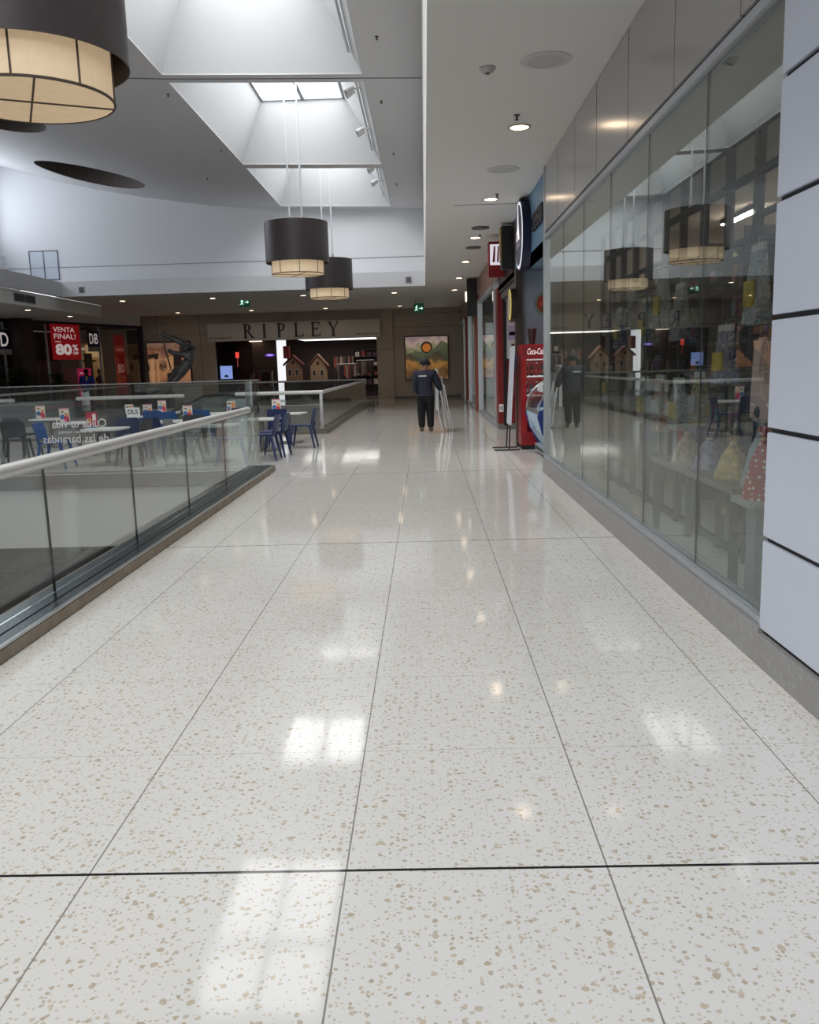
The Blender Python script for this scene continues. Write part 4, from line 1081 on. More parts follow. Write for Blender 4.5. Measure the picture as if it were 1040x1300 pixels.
MB().prism([(-.12, 1.26), (.12, 1.26), (.06, 1.36), (-.05, 1.38)], (0, -.03, 0), (1, 0, 0), (0, 0, 1), .005).build('picture', BLACK, t)
def playhouse(x, y, w, h, rf, label, wc, rc):
    t = thing('playhouse', label, 'playhouse', (x, y, 0))
    MB().bx(-w / 2 - .08, w / 2 + .08, -.2, .66, 0, .9).build('plinth', rgb((60, 50, 44), .6), t)
    MB().bx(-w / 2, w / 2, 0, .6, .9, .9 + h).build('wall', rgb(wc, .6), t)
    MB().prism([(-w / 2, .9 + h), (w / 2, .9 + h), (0, .9 + h + rf)], (0, .6, 0), (1, 0, 0), (0, 0, 1), .6).build('gable', rgb(wc, .6), t)
    r = MB()
    for s_ in (-1, 1):
        r.prism([(0, .92 + h + rf), (s_ * (w / 2 + .12), .92 + h - rf * .12), (s_ * (w / 2 + .12), .99 + h - rf * .12), (0, 1.0 + h + rf)], (0, .72, 0), (1, 0, 0), (0, 0, 1), .84)
    r.build('roof', rgb(rc, .6), t)
    for u in (-.12, .12):
        wf = MB().bx(u * w * 2 - .08, u * w * 2 + .08, -.012, .01, .9 + h * .35, .9 + h * .75).build('window_frame', rgb((200, 190, 176), .6), t)
        MB().bx(u * w * 2 - .055, u * w * 2 + .055, -.016, -.01, .9 + h * .39, .9 + h * .71).build('pane', BLACK, wf)
    MB().bx(-.07, .07, -.014, .01, .9 + h + .05, .9 + h + .22).build('attic_window', rgb((70, 40, 34), .6), t)
playhouse(-6.75, 44.6, .78, .86, .42, 'cream toy playhouse with dark red roof, left of two in the store', (168, 132, 104), (96, 34, 30))
playhouse(-5.45, 44.4, .80, .78, .52, 'cream toy playhouse with tall gable and red trim, right of two in the store', (184, 150, 116), (120, 80, 60))
t = MB().bx(-7.16, -6.86, 44.2, 44.5, 2.1, 2.72).build('hanging_banner_box', rgb((128, 30, 30), .6)); tag(t, 'dark red box hanging before the lit white panel', 'hanging box')
MB().tube([(0, 0, .62), (0, 0, .95)], .01, 6).build('hanger', BLACK, t)
gc = [(92, 40, 36), (60, 52, 48), (120, 90, 74), (40, 36, 40), (134, 60, 50), (150, 130, 116), (76, 30, 34), (98, 84, 76)]
def clothes_rack(x, y, n, label, h=1.5):
    t = thing('clothes_rack', label, 'clothes rack', (x, y, 0), 0, 'clothes racks in the store')
    w = n * .11
    MB().tube([(-w / 2, 0, 0), (-w / 2, 0, h), (w / 2, 0, h), (w / 2, 0, 0)], .018, 6).build('rack_frame', STEEL, t)
    for k in range(n):
        u = -w / 2 + .08 + k * (w - .16) / max(1, n - 1); l = random.uniform(.6, .85)
        MB().add([(u - .03, -.16, h - .06), (u + .03, -.16, h - .06), (u + .03, .16, h - .06), (u - .03, .16, h - .06), (u - .05, -.24, h - l), (u + .05, -.24, h - l), (u + .05, .24, h - l), (u - .05, .24, h - l)],
                 [(0, 1, 2, 3), (7, 6, 5, 4), (0, 4, 5, 1), (1, 5, 6, 2), (2, 6, 7, 3), (3, 7, 4, 0)]).build('garment', rgb(random.choice(gc), .8), t)
clothes_rack(-9.0, 43.6, 8, 'clothes rack in the left part of the store under the red lamp', 1.45)
clothes_rack(-8.1, 44.0, 7, 'clothes rack in front of the brown store partition', 1.5)
clothes_rack(-4.0, 44.8, 9, 'clothes rack right of the tall playhouse in the store', 1.75)
clothes_rack(-3.0, 44.0, 8, 'clothes rack at the right end of the store opening', 1.9)
clothes_rack(-4.3, 46.6, 10, 'clothes rack deep in the store below the long light panel', 2.2)
t = thing('display_shelf', 'tall dark display shelf with red goods at the right of the store', 'shelf', (-3.2, 47.5, 0))
MB().bx(-.7, .7, -.2, .2, 0, .1).bx(-.7, -.66, -.2, .2, .1, 2.5).bx(.66, .7, -.2, .2, .1, 2.5).bx(-.7, .7, .16, .2, .1, 2.5).build('carcass', rgb((44, 34, 32), .6), t)
for z in (.6, 1.1, 1.6, 2.1, 2.46): MB().bx(-.66, .66, -.2, .16, z, z + .03).build('shelf_board', rgb((70, 56, 50), .6), t)
for z in (.63, 1.13, 1.63, 2.13):
    for k in range(4):
        bb = MB().bx(-3.2 - .55 + k * .32, -3.2 - .33 + k * .32, 47.34, 47.56, z + .001, z + random.uniform(.16, .3)).build('boxed_goods', rgb(random.choice([(130, 30, 34), (150, 60, 44), (190, 180, 170), (70, 40, 60)]), .6))
        tag(bb, 'small boxed goods on the dark shelf at the right of the store', 'box', 'boxed goods on the store shelf')

# ------------------------------------------------------------------ kiosk: round sign, letters, fridge, ice cream case
t = thing('fascia_letters', 'dark lettering on the pale blue kiosk fascia, on both sides of the round sign', 'lettering', (1.76, 14.7, 3.55))
text_mb('CREPERIA', (1.755, 14.05, 3.56), (0, -1, 0), (0, 0, 1), 1.25, .27, .03, bold=.03).build('lettering', LETTER_D, t, world=True)
text_mb('CREPERIA', (1.755, 16.62, 3.56), (0, -1, 0), (0, 0, 1), 1.05, .25, .03, bold=.03).build('lettering', LETTER_D, t, world=True)
t = thing('round_sign', 'round navy sign with white rim and tower emblem on the pale blue kiosk fascia', 'sign', (1.60, 14.85, 3.06))
def disc_x(mb, x0, x1, cy, cz, r, n=48): return mb.tube([(x0, cy, cz), (x1, cy, cz)], r, n)
disc_x(MB(), 1.62, 1.765, 14.85, 3.64, .56).build('sign_drum', rgb((16, 22, 58), .3), t, world=True, smooth=True)
disc_x(MB(), 1.612, 1.622, 14.85, 3.64, .53).build('white_rim', glow((236, 238, 246), .5), t, world=True)
disc_x(MB(), 1.606, 1.614, 14.85, 3.64, .485).build('sign_face', rgb((54, 50, 78), .4), t, world=True)
tw = MB()
for q in ([(-.18, -.12), (-.09, -.12), (-.035, .12), (-.065, .12)], [(.18, -.12), (.09, -.12), (.035, .12), (.065, .12)], [(-.09, -.02), (.09, -.02), (.08, .03), (-.08, .03)], [(-.06, .12), (.06, .12), (.015, .40), (-.015, .40)], [(-.008, .4), (.008, .4), (.004, .46), (-.004, .46)]):
    tw.prism([(-a, b) for a, b in q][::-1], (1.604, 14.85, 3.68), (0, 1, 0), (0, 0, 1), -.006)
tw.build('tower_emblem', glow((240, 240, 246), .6), t, world=True)
for z, w in ((3.44, .46), (3.34, .34)):
    text_mb('CREPERIA' if z > 3.4 else 'PARIS', (1.604, 14.85 + w / 2, z), (0, -1, 0), (0, 0, 1), w, .07, .004, bold=.02).build('lettering', rgb((170, 168, 188), .5), t, world=True) if z > 3.4 else None

t = thing('drinks_fridge', 'tall red drinks fridge with white lettered header standing inside the blue kiosk', 'fridge', (2.06, 15.95, 0))
FR = rgb((150, 20, 28), .35)
c_ = MB(); c_.bx(1.72, 1.76, 15.62, 16.36, .08, 1.88).bx(2.36, 2.40, 15.62, 16.36, .08, 1.88).bx(1.76, 2.36, 16.30, 16.36, .08, 1.88).bx(1.76, 2.36, 15.66, 16.30, 1.84, 1.88).bx(1.76, 2.36, 15.64, 16.30, .08, .26)
c_.build('cabinet', FR, t, world=True)
MB().bx(1.74, 2.38, 15.66, 16.3, 0, .08).build('base', BLACK, t, world=True)
MB().bx(1.76, 2.36, 15.615, 15.70, 1.66, 1.85).build('header', rgb((120, 22, 30), .4), t, world=True)
text_mb('Coca-Cola', (1.835, 15.612, 1.70), (1, 0, 0), (0, 0, 1), .31, .11, .003, shear=.35, bold=.012).build('header_lettering', glow((226, 206, 206), .4), t, world=True)
dr = MB()
dr.bx(1.76, 1.82, 15.60, 15.64, .26, 1.66); dr.bx(2.30, 2.36, 15.60, 15.64, .26, 1.66); dr.bx(1.82, 2.30, 15.60, 15.64, .26, .32); dr.bx(1.82, 2.30, 15.60, 15.64, 1.62, 1.66)
dd = dr.build('door', FR, t, world=True)
MB().bx(1.82, 2.30, 15.615, 15.625, .32, 1.62).build('door_pane', GLASS_D, dd).location = Vector((0, 0, 0)) - Vector(t.location)
for k, z in enumerate((.62, .96, 1.30, 1.60)):
    MB().bx(1.77, 2.35, 15.68, 16.28, z, z + .022).build('shelf', glow((214, 222, 224), .4), t, world=True)
bc = [(60, 20, 22), (150, 40, 40), (30, 60, 50), (60, 90, 110), (40, 40, 44)]
for k, z in enumerate((.644, .984, 1.324)):
    for j in range(6):
        x = 1.835 + j * .092; m_ = rgb(bc[(k * 2 + j) % 5] if k else bc[(j + 3) % 5], .25)
        bt = thing('drink_bottle', f'small drink bottle on the {("third", "middle", "top")[k]} shelf of the red fridge, {ords[j]} from the left', 'bottle', (x, 15.76, z), 0, 'bottles in the red fridge')
        MB().lathe([(0, 0), (.031, 0), (.033, .02), (.033, .13), (.026, .16), (.013, .195), (.013, .215), (0, .215)], 14).build('bottle_body', m_, bt, smooth=True)
        MB().lathe([(.0335, .05), (.034, .05), (.034, .11), (.0335, .11)], 14).build('bottle_band', rgb((190, 60, 56) if k == 2 else (150, 170, 180), .5), bt)
        MB().lathe([(0, .212), (.016, .212), (.016, .235), (0, .235)], 12).build('cap', rgb((200, 40, 40) if j % 2 else (220, 224, 226), .4), bt)
t = thing('cup', 'dark tapering cup standing on top of the red drinks fridge', 'cup', (1.95, 15.85, 1.88))
MB().lathe([(0, 0), (.05, 0), (.085, .27), (.075, .27), (.045, .02), (0, .02)], 20).build('cup_body', rgb((52, 20, 26), .4), t, smooth=True)
MB().lathe([(.084, .262), (.09, .262), (.09, .28), (.084, .28)], 20).build('cup_rim', rgb((80, 34, 38), .4), t)

t = thing('ice_cream_case', 'curved glass ice cream case with pale blue front and dark blue ends in the kiosk', 'freezer', (2.3, 14.4, 0))
Y0, Y9 = 13.55, 15.25
PB = mat('pale_blue_print', (176, 206, 224), .3, noise=.12, nscale=3)
front = [(2.01, .16), (1.83, .45), (1.765, .70), (1.77, .78), (2.7, .78), (2.7, .16)]
MB().prism(front, (0, Y9 - .07, 0), (1, 0, 0), (0, 0, 1), Y9 - Y0 - .14).build('case_body', PB, t, world=True, bevel=.01)
for y in (Y0, Y9 - .07):
    MB().prism([(2.0, .1), (1.82, .44), (1.75, .70), (1.77, .80), (2.0, .9), (2.72, .94), (2.72, .1)], (0, y + .07, 0), (1, 0, 0), (0, 0, 1), .07).build('end_panel', rgb((24, 52, 120), .35), t, world=True, bevel=.006)
gx = [(1.775 + .56 * (1 - math.cos(a)), .79 + .50 * math.sin(a)) for a in [PI / 2 * k / 10 for k in range(11)]] + [(2.7, 1.3)]
MB().prism(gx + [(x + .012, z - .012) for x, z in reversed(gx)], (0, Y9 - .07, 0), (1, 0, 0), (0, 0, 1), Y9 - Y0 - .14).build('curved_glass', GLASS_D, t, world=True)
for y in (Y0 + .03, Y9 - .03): MB().tube([(x, y, z) for x, z in gx], .014, 6).build('glass_edge', STEEL, t, world=True)
MB().bx(1.755, 1.81, Y0 + .07, Y9 - .07, .755, .80).build('front_rail', STEEL, t, world=True)
MB().bx(1.91, 2.01, Y0 + .1, Y9 - .1, .05, .17).build('air_grille', rgb((160, 170, 178), .4), t, world=True)
for k in range(6): MB().bx(1.905, 1.91, Y0 + .2 + k * .23, Y0 + .36 + k * .23, .08, .14).build('grille_slot', BLACK, t, world=True)
for y in (Y0 + .15, Y9 - .15):
    for x in (2.03, 2.6): MB().bx(x - .05, x + .05, y - .06, y + .06, 0, .16).build('foot', BLACK, t, world=True)
for k in range(5):
    MB().bx(2.15, 2.55, Y0 + .12 + k * .29, Y0 + .37 + k * .29, .78, .86).build('tub', rgb([(226, 210, 180), (150, 90, 70), (230, 170, 180), (190, 214, 170), (240, 236, 226)][k], .5), t, world=True)
MB().prism([(-.10, 0), (.10, 0), (.05, .12), (.03, .22), (-.03, .22), (-.05, .12)], (1.81, 14.5, .40), (0, 1, 0), (-.3, 0, 1), .012).build('printed_emblem', rgb((120, 150, 180), .4), t, world=True)

t = thing('wall_plate', 'round decorated plate in orange and green on the grey kiosk wall', 'wall decoration', (2.27, 16.40, 2.46))
MB().tube([(0, 0, .17), (0, -.03, .17)], .21, 28).build('plate', rgb((120, 140, 130), .4), t)
MB().tube([(0, -.03, .17), (0, -.04, .17)], .17, 24).build('plate_centre', rgb((150, 66, 40), .4), t)
for k in range(6):
    a = PI * k / 3; MB().ball((.09 * math.cos(a), -.045, .17 + .09 * math.sin(a)), .04, .015, .04, 10, 6).build('motif', rgb([(196, 80, 44), (70, 90, 50), (170, 40, 36)][k % 3], .5), t)
t = thing('round_blade_sign', 'round black blade sign with yellow rim on the dark kiosk post', 'sign', (1.60, 16.3, 2.3))
disc_x(MB(), 1.60, 1.72, 16.30, 2.62, .29).build('sign_drum', BLACK, t, world=True, smooth=True)
disc_x(MB(), 1.592, 1.602, 16.30, 2.62, .28).build('yellow_face', glow((214, 190, 90), .35), t, world=True)
disc_x(MB(), 1.586, 1.594, 16.30, 2.62, .21).build('sign_face', rgb((220, 210, 176), .4), t, world=True)

t = thing('banner_stand', 'tall white printed banner on a black stand, seen edge-on before the red shop', 'banner', (1.5, 15.8, 0))
MB().add([(1.50, 15.5, .46), (1.53, 15.5, .46), (1.53, 16.1, .46), (1.50, 16.1, .46), (1.575, 15.5, 1.86), (1.61, 15.5, 1.86), (1.61, 16.1, 1.86), (1.575, 16.1, 1.86)],
         [(3, 2, 1, 0), (4, 5, 6, 7), (0, 1, 5, 4), (1, 2, 6, 5), (2, 3, 7, 6), (3, 0, 4, 7)]).build('banner_panel', rgb((206, 210, 222), .4), t, world=True, bevel=.004)
for z0, z1, c_ in ((.6, .8, (150, 160, 196)), (1.0, 1.25, (196, 150, 170)), (1.45, 1.7, (110, 130, 180))):
    f_ = lambda z: 1.50 + .075 * (z - .46) / 1.4
    MB().prism([(15.56, z0), (16.04, z0), (16.04, z1), (15.56, z1)], (f_(z0) - .006, 0, 0), (0, 1, 0), (.0535, 0, 1), -.004).build('print', rgb(c_, .4), t, world=True)
for y in (15.55, 16.05): MB().tube([(1.49, y, .02), (1.515, y, .5)], .012, 8).build('stand_leg', BLACK, t, world=True)
for y in (15.55, 16.05): MB().bar((1.23, y, .012), (1.69, y, .012), .025).build('stand_foot', BLACK, t, world=True)

for k, (x, y) in enumerate(((2.5, 13.6), (2.5, 15.0))):  # lamps added to brighten the kiosk interior
    q = downlight((x, y, 3.24), 'added downlight in the blue kiosk ceiling, ' + ('nearer, above the ice cream case', 'farther, before the red fridge')[k], 'added kiosk downlights')
    [c_ for c_ in q.children if c_.type == 'LIGHT'][0].data.energy = 60; [c_ for c_ in q.children if c_.type == 'LIGHT'][0].data.color = (1, .97, .93)

# red shop and the blade signs
t = thing('price_board', 'white poster with printed menu on the red wall behind the banner stand', 'poster', (2.12, 20.6, 1.66))
MB().bx(1.94, 2.42, 20.585, 20.615, 1.66, 3.0).build('board', rgb((214, 212, 218), .5), t, world=True)
for x0, x1, z0, z1, c_ in ((2.0, 2.2, 2.78, 2.84, (60, 60, 66)), (2.0, 2.38, 2.62, 2.66, (70, 90, 130)), (2.0, 2.3, 2.5, 2.56, (150, 40, 80)), (1.96, 2.4, 2.1, 2.42, (190, 170, 206)), (2.0, 2.38, 2.2, 2.28, (150, 90, 70)), (2.05, 2.3, 1.86, 2.0, (80, 74, 60))):
    MB().bx(x0, x1, 20.58, 20.586, z0, z1).build('print', rgb(c_, .5), t, world=True)
t = thing('wall_socket', 'small white box low on the red shop column', 'socket', (1.80, 20.6, .42))
MB().bx(1.75, 1.85, 20.575, 20.61, .42, .6).build('socket_plate', LETTER_W, t, world=True, bevel=.005)
MB().bx(1.77, 1.83, 20.57, 20.577, .47, .55).build('socket_face', rgb((170, 170, 168), .5), t, world=True)
t = thing('blade_sign', 'red and white lettered blade sign projecting above the red shop', 'sign', (1.58, 18.9, 3.36))
MB().bx(1.40, 1.74, 18.72, 18.98, 3.36, 4.08).build('sign_box', rgb((140, 18, 24), .35), t, world=True, bevel=.01)
MB().bx(1.43, 1.72, 18.712, 18.724, 3.60, 4.02).build('sign_face', glow((226, 220, 232), .5), t, world=True)
for x, w in ((1.48, .05), (1.57, .04), (1.66, .03)): MB().prism([(x, 3.66), (x + w, 3.66), (x + w * 1.3, 3.98), (x + w * .6, 3.98)], (0, 18.708, 0), (1, 0, 0), (0, 0, 1), -.006).build('red_mark', RED, t, world=True)
MB().bx(1.74, 1.80, 18.8, 18.9, 3.6, 3.9).build('bracket', BLACK, t, world=True)
t = thing('blade_sign', 'black blade sign with thin gold edge between the kiosk and the red shop sign', 'sign', (1.62, 17.3, 3.3))
MB().bx(1.54, 1.745, 17.2, 17.5, 3.36, 4.16).build('sign_box', BLACK, t, world=True, bevel=.008)
MB().bx(1.52, 1.54, 17.2, 17.5, 3.5, 4.14).build('gold_edge', rgb((160, 130, 66), .4, .4), t, world=True)
MB().bx(1.70, 1.8, 17.3, 17.4, 3.9, 4.0).build('bracket', BLACK, t, world=True)
t = thing('blade_sign', 'tall black blade sign on the terracotta column farther down the walkway', 'sign', (1.56, 27.9, 3.05))
MB().bx(1.38, 1.70, 27.7, 27.95, 3.05, 4.19).build('sign_box', BLACK, t, world=True, bevel=.008)
MB().bx(1.33, 1.38, 27.72, 27.93, 3.5, 3.8).build('lit_edge', glow((236, 230, 216), .8), t, world=True)
MB().bx(1.69, 1.74, 27.8, 27.9, 3.6, 3.7).build('bracket', BLACK, t, world=True)
t = thing('door_track', 'grey roller housing under the red shop lintel', 'shutter box', (1.9, 18.5, 3.0))
MB().bx(1.80, 2.0, 16.9, 20.4, 3.0, 3.15).build('housing', rgb((110, 104, 100), .4, .3), t, world=True, bevel=.01)
MB().bx(1.88, 1.92, 16.9, 20.4, 2.96, 3.0).build('slat_edge', STEEL, t, world=True)

# ------------------------------------------------------------------ toy shop: display frame, packs, bags
RX = 2.42
FRAME = rgb((30, 27, 27), .5)
t = thing('display_rack', 'long dark metal display rack of posts and rails close behind the shop glass', 'display rack', (RX, 8.2, 0))
RACK = t
py = [4.66 + .605 * k for k in range(13)]
for y in py: MB().bx(RX - .03, RX + .03, y - .03, y + .03, 0, 3.18).build('post', FRAME, t, world=True)
for z in (.05, 2.86, 3.18): MB().bx(RX - .025, RX + .025, py[0], py[-1], z - .025, z + .025).build('rail', FRAME, t, world=True)
RAILS = [(0, 3, 2.56), (0, 2, 2.42), (2, 5, 2.30), (3, 7, 2.42), (4, 7, 2.16), (6, 9, 2.30), (8, 12, 2.24), (7, 10, 2.52)]
for a, b_, z in RAILS: MB().bx(RX - .02, RX + .02, py[a], py[b_], z - .02, z + .02).build('cross_rail', FRAME, t, world=True)
t2 = thing('display_shelving', 'dark shelving with packed toys behind the metal rack in the shop', 'shelving', (3.1, 8.2, 0))
for y in py[::2]: MB().bx(2.98, 3.42, y - .02, y + .02, 0, 2.75).build('upright', FRAME, t2, world=True)
MB().bx(3.42, 3.45, py[0], py[-1], 0, 2.75).build('back_panel', rgb((96, 84, 78), .7), t2, world=True)
LEV = [.72, 1.22, 1.72, 2.22]
for z in [.3] + LEV: MB().bx(2.98, 3.42, py[0], py[-1], z - .03, z).build('shelf_board', rgb((82, 60, 52), .5), t2, world=True)
TOYC = [((58, 96, 170), 'blue'), ((150, 40, 48), 'red'), ((206, 178, 60), 'yellow'), ((120, 70, 150), 'purple'), ((180, 196, 206), 'pale'), ((214, 120, 60), 'orange'), ((80, 150, 160), 'teal'), ((220, 150, 170), 'pink'), ((150, 150, 156), 'silver'), ((96, 130, 70), 'green')]
def busy(name, a, b, c_):
    if name in MATS: return MATS[name]
    m = mat(name, a, .22); nt = m.node_tree; N = nt.nodes.new; L = nt.links.new
    g = N('ShaderNodeNewGeometry'); n = N('ShaderNodeTexNoise'); n.inputs['Scale'].default_value = 17; n.inputs['Detail'].default_value = 5; n.inputs['Distortion'].default_value = 1.5
    L(g.outputs['Position'], n.inputs['Vector']); r = N('ShaderNodeValToRGB'); e = r.color_ramp.elements; e.new(.45); e.new(.55); e.new(.62)
    for k, (p, q) in enumerate(((.36, (34, 30, 34)), (.44, a), (.53, b), (.58, c_), (.66, (226, 226, 230)))):
        if k >= len(e): e.new(p)
        e[k].position = p; e[k].color = (*lin(q), 1)
    L(n.outputs['Fac'], r.inputs[0]); L(r.outputs[0], nt.nodes['Principled BSDF'].inputs['Base Color']); return m
levn = ['low', 'waist-high', 'eye-level', 'top']
for li, z in enumerate(LEV):
    for k in range(12):
        if (k * 7 + li * 3) % 11 == 0: continue
        for j in range(2):
            ci = random.randrange(10); ct_, cn = TOYC[ci]
            y = py[k] + .16 + .28 * j; h = random.uniform(.24, .43); w = random.uniform(.19, .25)
            side = ('nearer', 'farther')[j]
            q = thing('toy_pack', f'{cn} shiny toy pack on the {levn[li]} shelf, bay {k + 1} from the white pier, {side} one', 'toy pack', (3.10, y, z + .001), 0, 'toy packs on the shop shelving')
            MB().bx(-.06, .06, -w / 2, w / 2, 0, h).build('pack_box', busy('pack_' + cn, ct_, TOYC[(ci + 4) % 10][0], TOYC[(ci + 8) % 10][0]), q, bevel=.006)
            p_ = MB(); u = random.random()
            p_.bx(-.064, -.058, -w * .42, w * .42, h * .5, h * .9); p_.build('pack_window', rgb(TOYC[(ci + 3) % 10][0], .15), q)
            p_ = MB(); p_.tube([(-.058, 0, h * .3), (-.066, 0, h * .3)], w * .25, 12); p_.build('pack_print', rgb(TOYC[(ci + 5) % 10][0], .4), q)
# packs hung on the display frame itself
HUNG = [(1, 1.92, .30, .42, 'silver'), (0, 2.0, .34, .42, 'red'), (1, 1.34, .28, .40, 'purple'), (3, 1.36, .34, .40, 'blue'), (5, 1.72, .30, .46, 'silver'), (6, 1.86, .3, .5, 'pale'), (7, 1.70, .28, .44, 'teal'), (8, 1.88, .3, .42, 'silver'), (9, 1.7, .26, .42, 'blue'), (4, 1.0, .3, .4, 'yellow'), (5, .92, .34, .42, 'pale'), (6, .86, .32, .5, 'orange'), (7, .9, .3, .44, 'pale'), (8, 1.0, .3, .36, 'silver'), (2, 1.78, .26, .5, 'pale'), (10, 1.86, .28, .46, 'silver'), (10, 1.05, .3, .4, 'pale')]
CD = {n: c_ for c_, n in TOYC}
for k, z, w, h, cn in HUNG:
    y = py[k] + .3
    q = thing('hanging_toy_bag', f'{cn} toy bag hung ' + ('low' if z < 1.2 else 'midway' if z < 1.6 else 'high') + f' on the metal rack, bay {k + 1} from white pier', 'toy bag', (RX - .1, y, z), 0, 'toy bags on the metal rack')
    MB().add([(-.06, -w / 2, 0), (.06, -w / 2, 0), (.06, w / 2, 0), (-.06, w / 2, 0), (-.015, -w * .42, h), (.015, -w * .42, h), (.015, w * .42, h), (-.015, w * .42, h)],
             [(3, 2, 1, 0), (4, 5, 6, 7), (0, 1, 5, 4), (1, 2, 6, 5), (2, 3, 7, 6), (3, 0, 4, 7)]).build('bag', busy('bag_' + cn, CD[cn], (150, 150, 156), (120, 110, 104)), q)
    MB().bx(-.07, -.05, -w * .3, w * .3, h * .25, h * .6).build('toy', mat('toy_' + cn, TOYC[(len(cn) * 3) % 10][0], .3, noise=.4, nscale=22), q)
    MB().bx(-.012, .012, -w * .43, w * .43, h, h + .05).build('header_card', rgb((210, 206, 200), .4), q)
    MB().tube([(0, 0, h + .05), (0, 0, h + .09), (.1, 0, h + .09)], .006, 5).build('hook', STEEL, q)
    MB().bx(RX - .018, RX + .018, py[k], py[k + 1], z + h + .072, z + h + .108).build('cross_rail', FRAME, RACK, world=True)
t = thing('display_table', 'low grey display table behind the near end of the shop glass', 'table', (2.2, 5.9, 0))
MB().bx(1.98, 2.34, 5.56, 7.6, .68, .72).build('tabletop', rgb((112, 112, 112), .3), t, world=True)
for x in (2.02, 2.3):
    for y in (5.62, 7.54): MB().bx(x - .025, x + .025, y - .025, y + .025, 0, .68).build('leg', rgb((44, 44, 46), .4), t, world=True)
def cone_bag(name, loc, label, cat, m, r, h, group=None):
    t = thing(name, label, cat, loc, 0, group)
    MB().lathe([(0, 0), (r, 0), (r * .95, h * .1), (r * .6, h * .55), (r * .2, h * .8), (r * .12, h * .84), (r * .35, h), (0, h * .9)], 20).build('bag', m, t, smooth=True)
    MB().lathe([(r * .12, h * .82), (r * .17, h * .82), (r * .17, h * .86), (r * .12, h * .86)], 14).build('ribbon', rgb((220, 200, 150), .4), t)
    return t
def dots_mat():
    m = mat('red_dotted_fabric', (172, 30, 46), .5); nt = m.node_tree; N = nt.nodes.new; L = nt.links.new
    g = N('ShaderNodeNewGeometry'); v = N('ShaderNodeTexVoronoi'); v.inputs['Scale'].default_value = 30; v.inputs['Randomness'].default_value = .3; L(g.outputs['Position'], v.inputs['Vector'])
    r = N('ShaderNodeValToRGB'); r.color_ramp.interpolation = 'CONSTANT'; r.color_ramp.elements[0].color = (.85, .8, .78, 1); r.color_ramp.elements[1].position = .3; r.color_ramp.elements[1].color = (*lin((172, 30, 46)), 1)
    L(v.outputs['Distance'], r.inputs[0]); L(r.outputs[0], nt.nodes['Principled BSDF'].inputs['Base Color']); return m
t = thing('grey_stand', 'grey pedestal stand carrying the red dotted gift bag behind the shop glass', 'stand', (2.06, 5.28, 0))
MB().bx(-.13, .13, -.17, .17, .66, .70).build('stand_top', rgb((170, 172, 174), .4), t); MB().bx(-.06, .06, -.08, .08, 0, .66).build('stand_column', rgb((140, 146, 152), .4), t); MB().bx(-.12, .12, -.15, .15, 0, .03).build('stand_base', rgb((120, 124, 128), .4), t)
cone_bag('gift_bag', (2.06, 5.28, .70), 'red gift bag with white dots tied at the neck, on the grey stand', 'gift bag', dots_mat(), .12, .44)
cone_bag('gift_bag', (2.22, 5.72, .72), 'silvery blue gift bag beside the red dotted one on the display table', 'gift bag', mat('silver_wrap', (150, 166, 180), .2, bump=.5, nscale=14), .13, .44)
for k, (y, cn, c_, hh) in enumerate(((6.08, 'clear bag of yellow toys', (190, 164, 84), .30), (6.6, 'clear bag of purple and white toys', (130, 126, 160), .28), (7.15, 'tan paper gift bag', (160, 140, 116), .28))):
    cone_bag('gift_bag', (2.16, y, .72), cn + ' on the grey display table, ' + ('near', 'middle', 'far')[k], 'gift bag', mat('wrap%d' % k, c_, .2, noise=.6, nscale=30, bump=.5), .13, hh)
t = thing('plush_cone', 'tall pale pink padded cone shape high on the metal rack near the white pier', 'plush toy', (2.10, 5.38, 1.16))
MB().prism([(-.24, 0), (.2, 0), (.2, .16), (.16, .52), (-.02, .52), (.04, .3)], (-.03, 0, 0), (0, 1, 0), (0, 0, 1), .09).build('plush_body', rgb((206, 176, 170), .7), t, bevel=.02)
MB().ball((.0, .05, .06), .05, .05, .05).build('plush_foot', BLACK, t, smooth=True)
MB().tube([(.0, 0, .5), (.32, 0, .62)], .006, 5).build('hanging_loop', STEEL, t)
t = thing('shop_pendant_light', 'bright small tube light in the middle of the toy shop ceiling', 'ceiling light', (3.9, 8.0, 3.24))
MB().bx(-.05, .05, -.6, .6, 0, .06).build('lamp_housing', rgb((60, 58, 56), .5), t); MB().bx(-.045, .045, -.58, .58, -.01, 0).build('lamp_tube', glow((255, 232, 210), 70), t)
copy_thing(t, (3.9, 11.0, 3.24), 0, 'bright small tube light in the toy shop ceiling towards its far end')
copy_thing(t, (3.9, 5.4, 3.24), 0, 'bright small tube light in the toy shop ceiling at its near end')

# ------------------------------------------------------------------ left gallery: sale shop and plants
def lthing(name, label, cat, x, y, z, group=None):
    return thing(name, label, cat, sl(x, y, z), SRZ, group)
t = lthing('sale_banner', 'red hanging sale banner with white lettering VENTA FINAL and 80% in the left shop window', 'banner', -5.31, -.13, 2.22)
MB().bx(-.86, .86, -.01, .01, 0, 1.44).build('banner_cloth', mat('sale_red', (190, 22, 34), .5, emit=(190, 22, 34), es=.12), t)
LWG = glow((238, 226, 224), .25)
for txt, x, z, w, h in (('VENTA', -.72, 1.12, 1.28, .20), ('FINAL!', -.70, .84, 1.30, .21), ('HASTA', -.66, .70, .36, .05)):
    text_mb(txt, (x, -.012, z), (1, 0, 0), (0, 0, 1), w, h, .004, bold=.005).build('lettering', LWG, t)
text_mb('80', (-.68, -.012, .18), (1, 0, 0), (0, 0, 1), .98, .46, .004, bold=.05).build('lettering', LWG, t)
text_mb('%', (.36, -.012, .36), (1, 0, 0), (0, 0, 1), .34, .26, .004, bold=.02).build('lettering', LWG, t)
